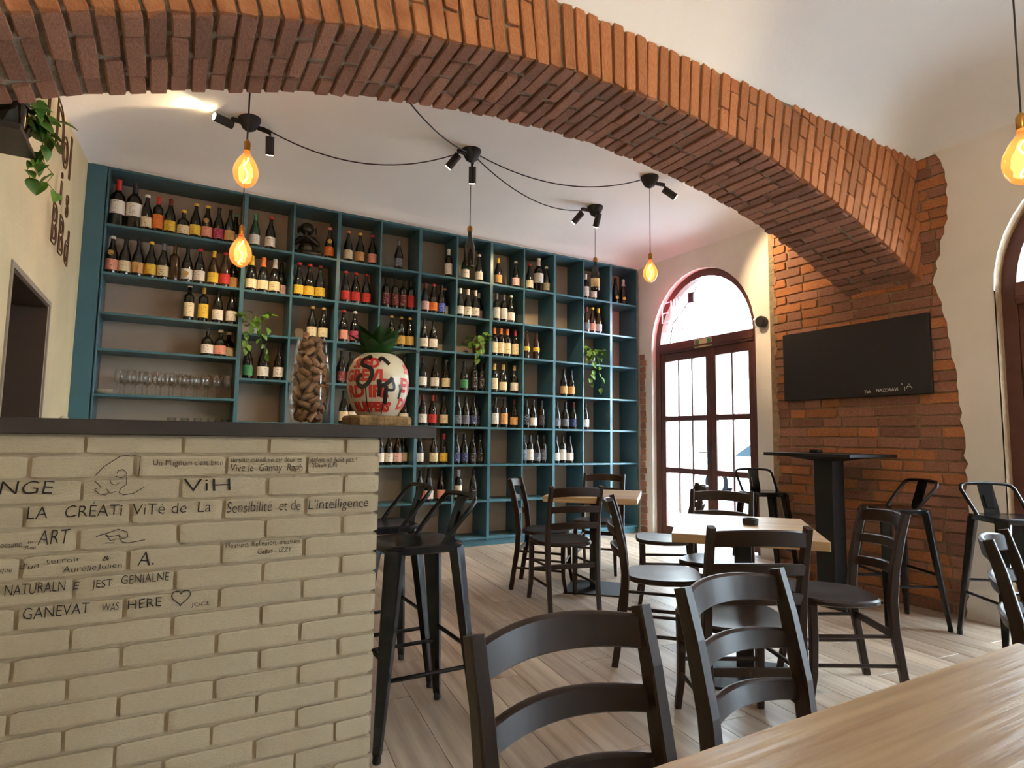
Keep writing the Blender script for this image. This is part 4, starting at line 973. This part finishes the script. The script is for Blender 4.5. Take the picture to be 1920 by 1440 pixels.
# aim vectors: towards shelves (+y), the brick wall, the ceiling
p1, z1, l1 = ceiling_lamp(468, 222, 'black ceiling lamp with one glaring spot, leftmost, above the wide bay', [(-.13, -.04, (-.8, -.30, .06), 12), (.16, .03, (.1, .5, -1), 36)])
p2, z2, l2 = ceiling_lamp(884, 282, 'black ceiling lamp with two spots carrying a bottle pendant in the middle', [(-.15, -.05, (-.5, .6, -.8), 38), (.06, .10, (.25, .5, -1), 38)])
p3, z3, l3 = ceiling_lamp(1218, 332, 'black ceiling lamp with a lit spot, half hidden by the brick arch', [(.15, -.04, (.75, -.30, -.5), 85)])
p4, z4, l4 = ceiling_lamp(1116, 388, 'black ceiling lamp with two spots nearest the shelf corner', [(-.18, .0, (-.35, .7, -.7), 32), (.0, -.06, (.1, .6, -1), 32)])
ceiling_lamp(1.0, -.5, 'black ceiling spot lamp on the near vault above the foreground table', [(-.15, .05, (-.25, 1, -.75), 12), (.15, .05, (.45, 1, -.55), 30)], NEARV)
ceiling_lamp(3.0, -.4, 'black ceiling spot lamp on the near vault above the window side', [(-.15, .05, (-.5, 1, -.25), 45), (.15, .05, (.45, .9, -.7), 30)], NEARV)
CABLE = mat('cable_black', (40, 38, 44), .6)
def cable(a, b_, sag, label, n=20):
    P = [Vector(a).lerp(Vector(b_), i/n)-Vector((0, 0, sag*4*(i/n)*(1-i/n))) for i in range(n+1)]
    o = MB().tube(P, .0055, 6).build('lamp_cable', CABLE, None, True); tag(o, label, 'cable', 'black lamp cables under the far vault')
c1, c2, c3, c4 = (Vector((p.x, p.y, z-.045)) for p, z in ((p1, z1), (p2, z2), (p3, z3), (p4, z4)))
cable(c1+Vector((.1, 0, 0)), c2-Vector((.1, 0, 0)), .20, 'black cable swagged from the leftmost ceiling lamp to the middle lamp')
cable((.62, 3.05, 3.55), c2-Vector((.06, .04, 0)), .16, 'black cable running from behind the arch to the middle lamp')
cable(c2+Vector((.07, -.03, 0)), c3-Vector((.09, 0, 0)), .16, 'black cable from the middle lamp to the lamp by the arch')
cable(c2+Vector((.07, .03, 0)), c4-Vector((.09, 0, 0)), .16, 'black cable from the middle lamp to the lamp nearest the shelves')
AMBER = glassmat('amber_bulb_glass', (1.0, .66, .40), .06)
_n = AMBER.node_tree.nodes; _l = AMBER.node_tree.links; _tl = _n.new('ShaderNodeBsdfTranslucent'); _tl.inputs[0].default_value = (1, .34, .10, 1); _mx = _n.new('ShaderNodeMixShader'); _mx.inputs[0].default_value = .11
_o = _n['Material Output']; _src = _o.inputs[0].links[0].from_socket; _l.new(_src, _mx.inputs[1]); _l.new(_tl.outputs[0], _mx.inputs[2]); _l.new(_mx.outputs[0], _o.inputs[0])
FILA = emitmat('filament', (255, 180, 90), 12)
def pendant_cord(e, top): MB().tube([(0, 0, 0), (0, 0, top)], .004, 6).build('cord', CABLE, e)
def bulb(loc, ztop, label, egg=True, k=1.0, power=3.2):
    e = empty('pendant_bulb', loc); tag(e, label, 'pendant lamp', 'glowing pendant bulbs')
    pr = [(.017, .0), (.020, -.02), (.045, -.055), (.066, -.10), (.071, -.135), (.064, -.175), (.045, -.205), (.02, -.222), (.001, -.226)]
    if egg: pr2 = []; 
    b = MB(); fine = []
    for (r0, z0), (r1, z1) in zip(pr, pr[1:]):
        for j in range(4):
            t = j/4; fine.append(((r0+(r1-r0)*t)*k*(1+(.02 if egg and len(fine) % 2 else 0)), (z0+(z1-z0)*t)*k))
    fine.append((.001, pr[-1][1]*k)); b.lathe(fine, 24, cap=False); b.build('bulb_glass', AMBER, e, True)
    MB().lathe([(.018, .0), (.019, .05), (.012, .062), (.006, .07)], 14).build('socket', BRASS, e, True)
    pts = [(.012*math.cos(t*9)*k, .012*math.sin(t*9)*k, (-.04-.16*t)*k) for t in [i/40 for i in range(41)]]
    MB().tube(pts, .0045*k, 6).build('filament', FILA, e, True)
    pendant_cord_from = .068; MB().tube([(0, 0, .068), (0, 0, ztop-loc[2])], .0035, 6).build('cord', CABLE, e)
    d = bpy.data.lights.new('bulb_light', 'POINT'); d.energy = power; d.color = (1, .70, .40); d.shadow_soft_size = .05; o = bpy.data.objects.new('bulb_light', d); C.objects.link(o); o.parent = e; o.location = (0, 0, -.12*k)
def far_z(x, y): return vault_z(x, y, *FARV)
q = atD(463, 283, 3.6); bulb(tuple(q), far_z(q.x, q.y)+.02, 'ribbed amber egg bulb glowing on a cord, upper of the two over the bar')
q = atD(453, 440, 4.1); bulb(tuple(q), far_z(q.x, q.y)+.02, 'ribbed amber egg bulb glowing before the shelves, lower of the two')
q = onY(1217, 487, p3.y); bulb((p3.x, p3.y, q.z), z3-.09, 'smooth amber bulb hanging in front of the arched glazed door', False, .95)
q = atD(1916, 243, 2.4); bulb(tuple(q), vault_z(q.x, q.y, *NEARV)+.02, 'ribbed amber bulb cut off at the upper right picture edge', True, 1.0)
def bottle_pendant(p, z, vtop, label, lab):
    zt = onY(885 if lab is None else 1117, vtop, p.y).z
    e = empty('bottle_pendant', (p.x, p.y, zt)); tag(e, label, 'pendant lamp', 'wine bottle pendant lamps')
    o = link('bottle_body', BODY['bur'], e); set_mat(o, BOTTLE_D); o.location = (0, 0, -.36); o.scale = (1.1,)*3
    if lab: l = link('bottle_label', LAB['bur'], e); set_mat(l, labmat(lab)); l.location = (0, 0, -.36); l.scale = (1.1,)*3; l.rotation_euler = (0, 0, -.5)
    MB().lathe([(.021, -.05), (.023, -.03), (.02, -.005), (.008, .004)], 14).build('socket', BRASS, e, True)
    MB().tube([(0, 0, 0), (0, 0, z-.10-zt)], .0035, 6).build('cord', CABLE, e)
bottle_pendant(p2, z2, 425, 'dark wine bottle pendant without label hanging from the middle ceiling lamp', None)
bottle_pendant(p4, z4, 483, 'dark wine bottle pendant with cream label hanging before the right shelves', 'cream')

# ------------------------------------------------------------------ wall shelf with bottle and plant, wire lettering on the left wall
_k = onX(66, 300, XL+.15); SY, SZ = _k.y, _k.z
ws = empty('wall_shelf', (XL, SY, SZ)); tag(ws, 'small dark wall shelf high on the cream left wall', 'shelf')
MB().bbox(.002, .15, -.30, 0, 0, .025, .003).build('shelf_board', BARTOP, ws)
MB().bbox(.002, .03, -.28, -.02, -.03, 0, .002).build('shelf_bracket', BLKMAT, ws)
e = empty('jug_bottle', (XL+.085, SY-.215, SZ+.0255)); tag(e, 'large dark bottle standing on the wall shelf at upper left', 'bottle')
o = link('bottle_body', BODY['mag'], e); set_mat(o, BOTTLE_D); o.scale = (1.25, 1.25, 1.0); l = link('bottle_label', LAB['mag'], e); set_mat(l, labmat('black')); l.scale = (1.25, 1.25, 1.0); l.rotation_euler = (0, 0, .9)
BPOT = mat('black_pot', (34, 32, 34), .4)
pothos('potted_pothos', (XL+.09, SY-.065, SZ+.0255), BPOT, 'trailing pothos in a black pot on the wall shelf at upper left', 21, n=26, spread=.13, trail=2, hang=.26, left_wall=True)
wl = empty('wire_lettering', (XL, 4.5, 2.8)); tag(wl, 'brown wire lettering standing off the cream left wall', 'wall sign')
WIRE = mat('brown_wire', (92, 66, 44), .5, metal=.4)
def wtext(t, y, z, s):
    cu = bpy.data.curves.new('w', 'FONT'); cu.body = t; cu.size = s; cu.fill_mode = 'NONE'; cu.bevel_depth = .0045; cu.bevel_resolution = 1; cu.resolution_u = 4
    ob = bpy.data.objects.new('w', cu); C.objects.link(ob); dg = bpy.context.evaluated_depsgraph_get(); dg.update(); me = bpy.data.meshes.new_from_object(ob.evaluated_get(dg)); bpy.data.objects.remove(ob)
    me.materials.clear(); me.materials.append(WIRE); o = link('letter', me, wl); o.matrix_local = Matrix(((0, 0, 1, .03), (1, 0, 0, y), (0, 1, 0, z), (0, 0, 0, 1)))
for k, ch in enumerate('LDol'): wtext(ch, -.45+.28*k, .10, .42)
for k, ch in enumerate('is'): wtext(ch, .15+.24*k, -.16, .32)
for k, ch in enumerate('BBd'): wtext(ch, -.05+.26*k, -.46, .36)

# ------------------------------------------------------------------ the street outside
st_ = struct(MB().box(5.72, 45, -14, 45, -.16, -.12).build('floor_street', mat('street_asphalt', (120, 120, 126), .9, var=.15, scale=3)))
struct(MB().box(5.72, 8.6, -14, 45, -.13, -.05).build('floor_pavement', mat('pavement_grey', (150, 150, 150), .9, var=.1, scale=4)))
yw = onX(1303, 800, 7.4).y
nb = empty('pale_building', (7.4, yw, -.1)); tag(nb, 'pale plastered building wall seen through the left door leaf', 'building')
MB().box(0, .2, 0, 9, 0, 7).build('wall', mat('pale_render', (214, 214, 210), .9, var=.03), nb)
MB().box(-.02, 0, .55, .72, 2.3, 2.6).build('wall_plate', mat('plate_grey', (150, 160, 160), .6), nb)
fb = empty('far_building', (22, 8, -.1)); tag(fb, 'bright street facade with dark windows beyond the parked car', 'building')
MB().box(0, 4, -14, 22, 0, 11).build('wall', mat('far_render', (206, 200, 190), .9, var=.04), fb)
for i in range(9):
    for k in range(3):
        w_ = MB().box(-.06, -.02, -11+i*3.2, -9.7+i*3.2, 1.0+k*3.3, 2.9+k*3.3).build('window', mat('far_window', (80, 96, 110), .2), fb); MB().box(-.08, -.06, -10.4+i*3.2, -10.3+i*3.2, 1.0+k*3.3, 2.9+k*3.3).build('window_bar', WPOT, w_)
MB().box(-.9, -.1, 2, 6.5, 2.7, 3.2).build('shop_sign', BLKMAT, fb)
# parked white car
car = empty('parked_car', (11.3, 10.05, -.12)); tag(car, 'white parked car seen through the right door leaf', 'car')
CW_ = mat('car_white', (226, 228, 230), .2, spec=.6); CG = mat('car_glass', (30, 40, 46), .3, spec=.05); TY = mat('tyre', (20, 20, 22), .95, spec=0); RIM = mat('alloy_rim', (160, 164, 170), .3, metal=.8)
prof = [(.85, .28), (.86, .55), (.80, .72), (.35, .84), (-.35, .93), (-1.05, 1.42), (-1.6, 1.50), (-2.6, 1.46), (-3.2, 1.12), (-3.42, .95), (-3.45, .35), (-3.3, .25), (.7, .22)]
nP = len(prof); lay = [(0, .94), (.04, 1), (1.70, 1), (1.74, .94)]; vs = []; fs = []
for x, k in lay:
    vs += [(x+(.16*max(0, z-.93)/.5 if x < .9 else -.16*max(0, z-.93)/.5), (y+1.3)*(.98 if k < 1 else 1)-1.3, .6+(z-.6)*(k if k < 1 else 1)) for y, z in prof]
for j in range(3): fs += [(j*nP+i, j*nP+(i+1) % nP, (j+1)*nP+(i+1) % nP, (j+1)*nP+i) for i in range(nP)]
fs += [tuple(range(nP))[::-1], tuple(3*nP+i for i in range(nP))]
MB().add(vs, fs).build('car_body', CW_, car, True)
def cwin(poly, nm): 
    MB().add([(.0+.16*max(0, z-.93)/.5+d, y, z) for d in (-.012, .02) for y, z in poly], [tuple(range(len(poly))), tuple(range(2*len(poly)-1, len(poly)-1, -1))]+[(i, (i+1) % len(poly), len(poly)+(i+1) % len(poly), len(poly)+i) for i in range(len(poly))]).build(nm, CG, car)
cwin([(-.52, .97), (-1.12, 1.38), (-1.5, 1.42), (-1.5, .97)], 'side_window'); cwin([(-1.58, .97), (-1.58, 1.43), (-2.5, 1.40), (-2.6, .98)], 'side_window')
MB().bbox(-.03, .0, -1.72, -1.56, .80, .83, .004).build('door_handle', CW_, car)
for y in (0, -2.55):
    b = MB(); b.lathe([(.33, 0), (.335, .02), (.335, .18), (.33, .2)], 28); o = b.build('wheel', TY, car, True); o.location = (-.02, y, .335); o.rotation_euler = (0, PI/2, 0)
    b = MB(); b.lathe([(.22, -.01), (.235, -.005), (.235, .01)], 24)
    for k in range(5):
        a = 2*PI*k/5; b.bar([Vector((0, 0, -.015)), Vector((.21*math.cos(a), .21*math.sin(a), -.015))], .05, .012, Vector((0, 0, 1)))
    b.build('rim', RIM, o)
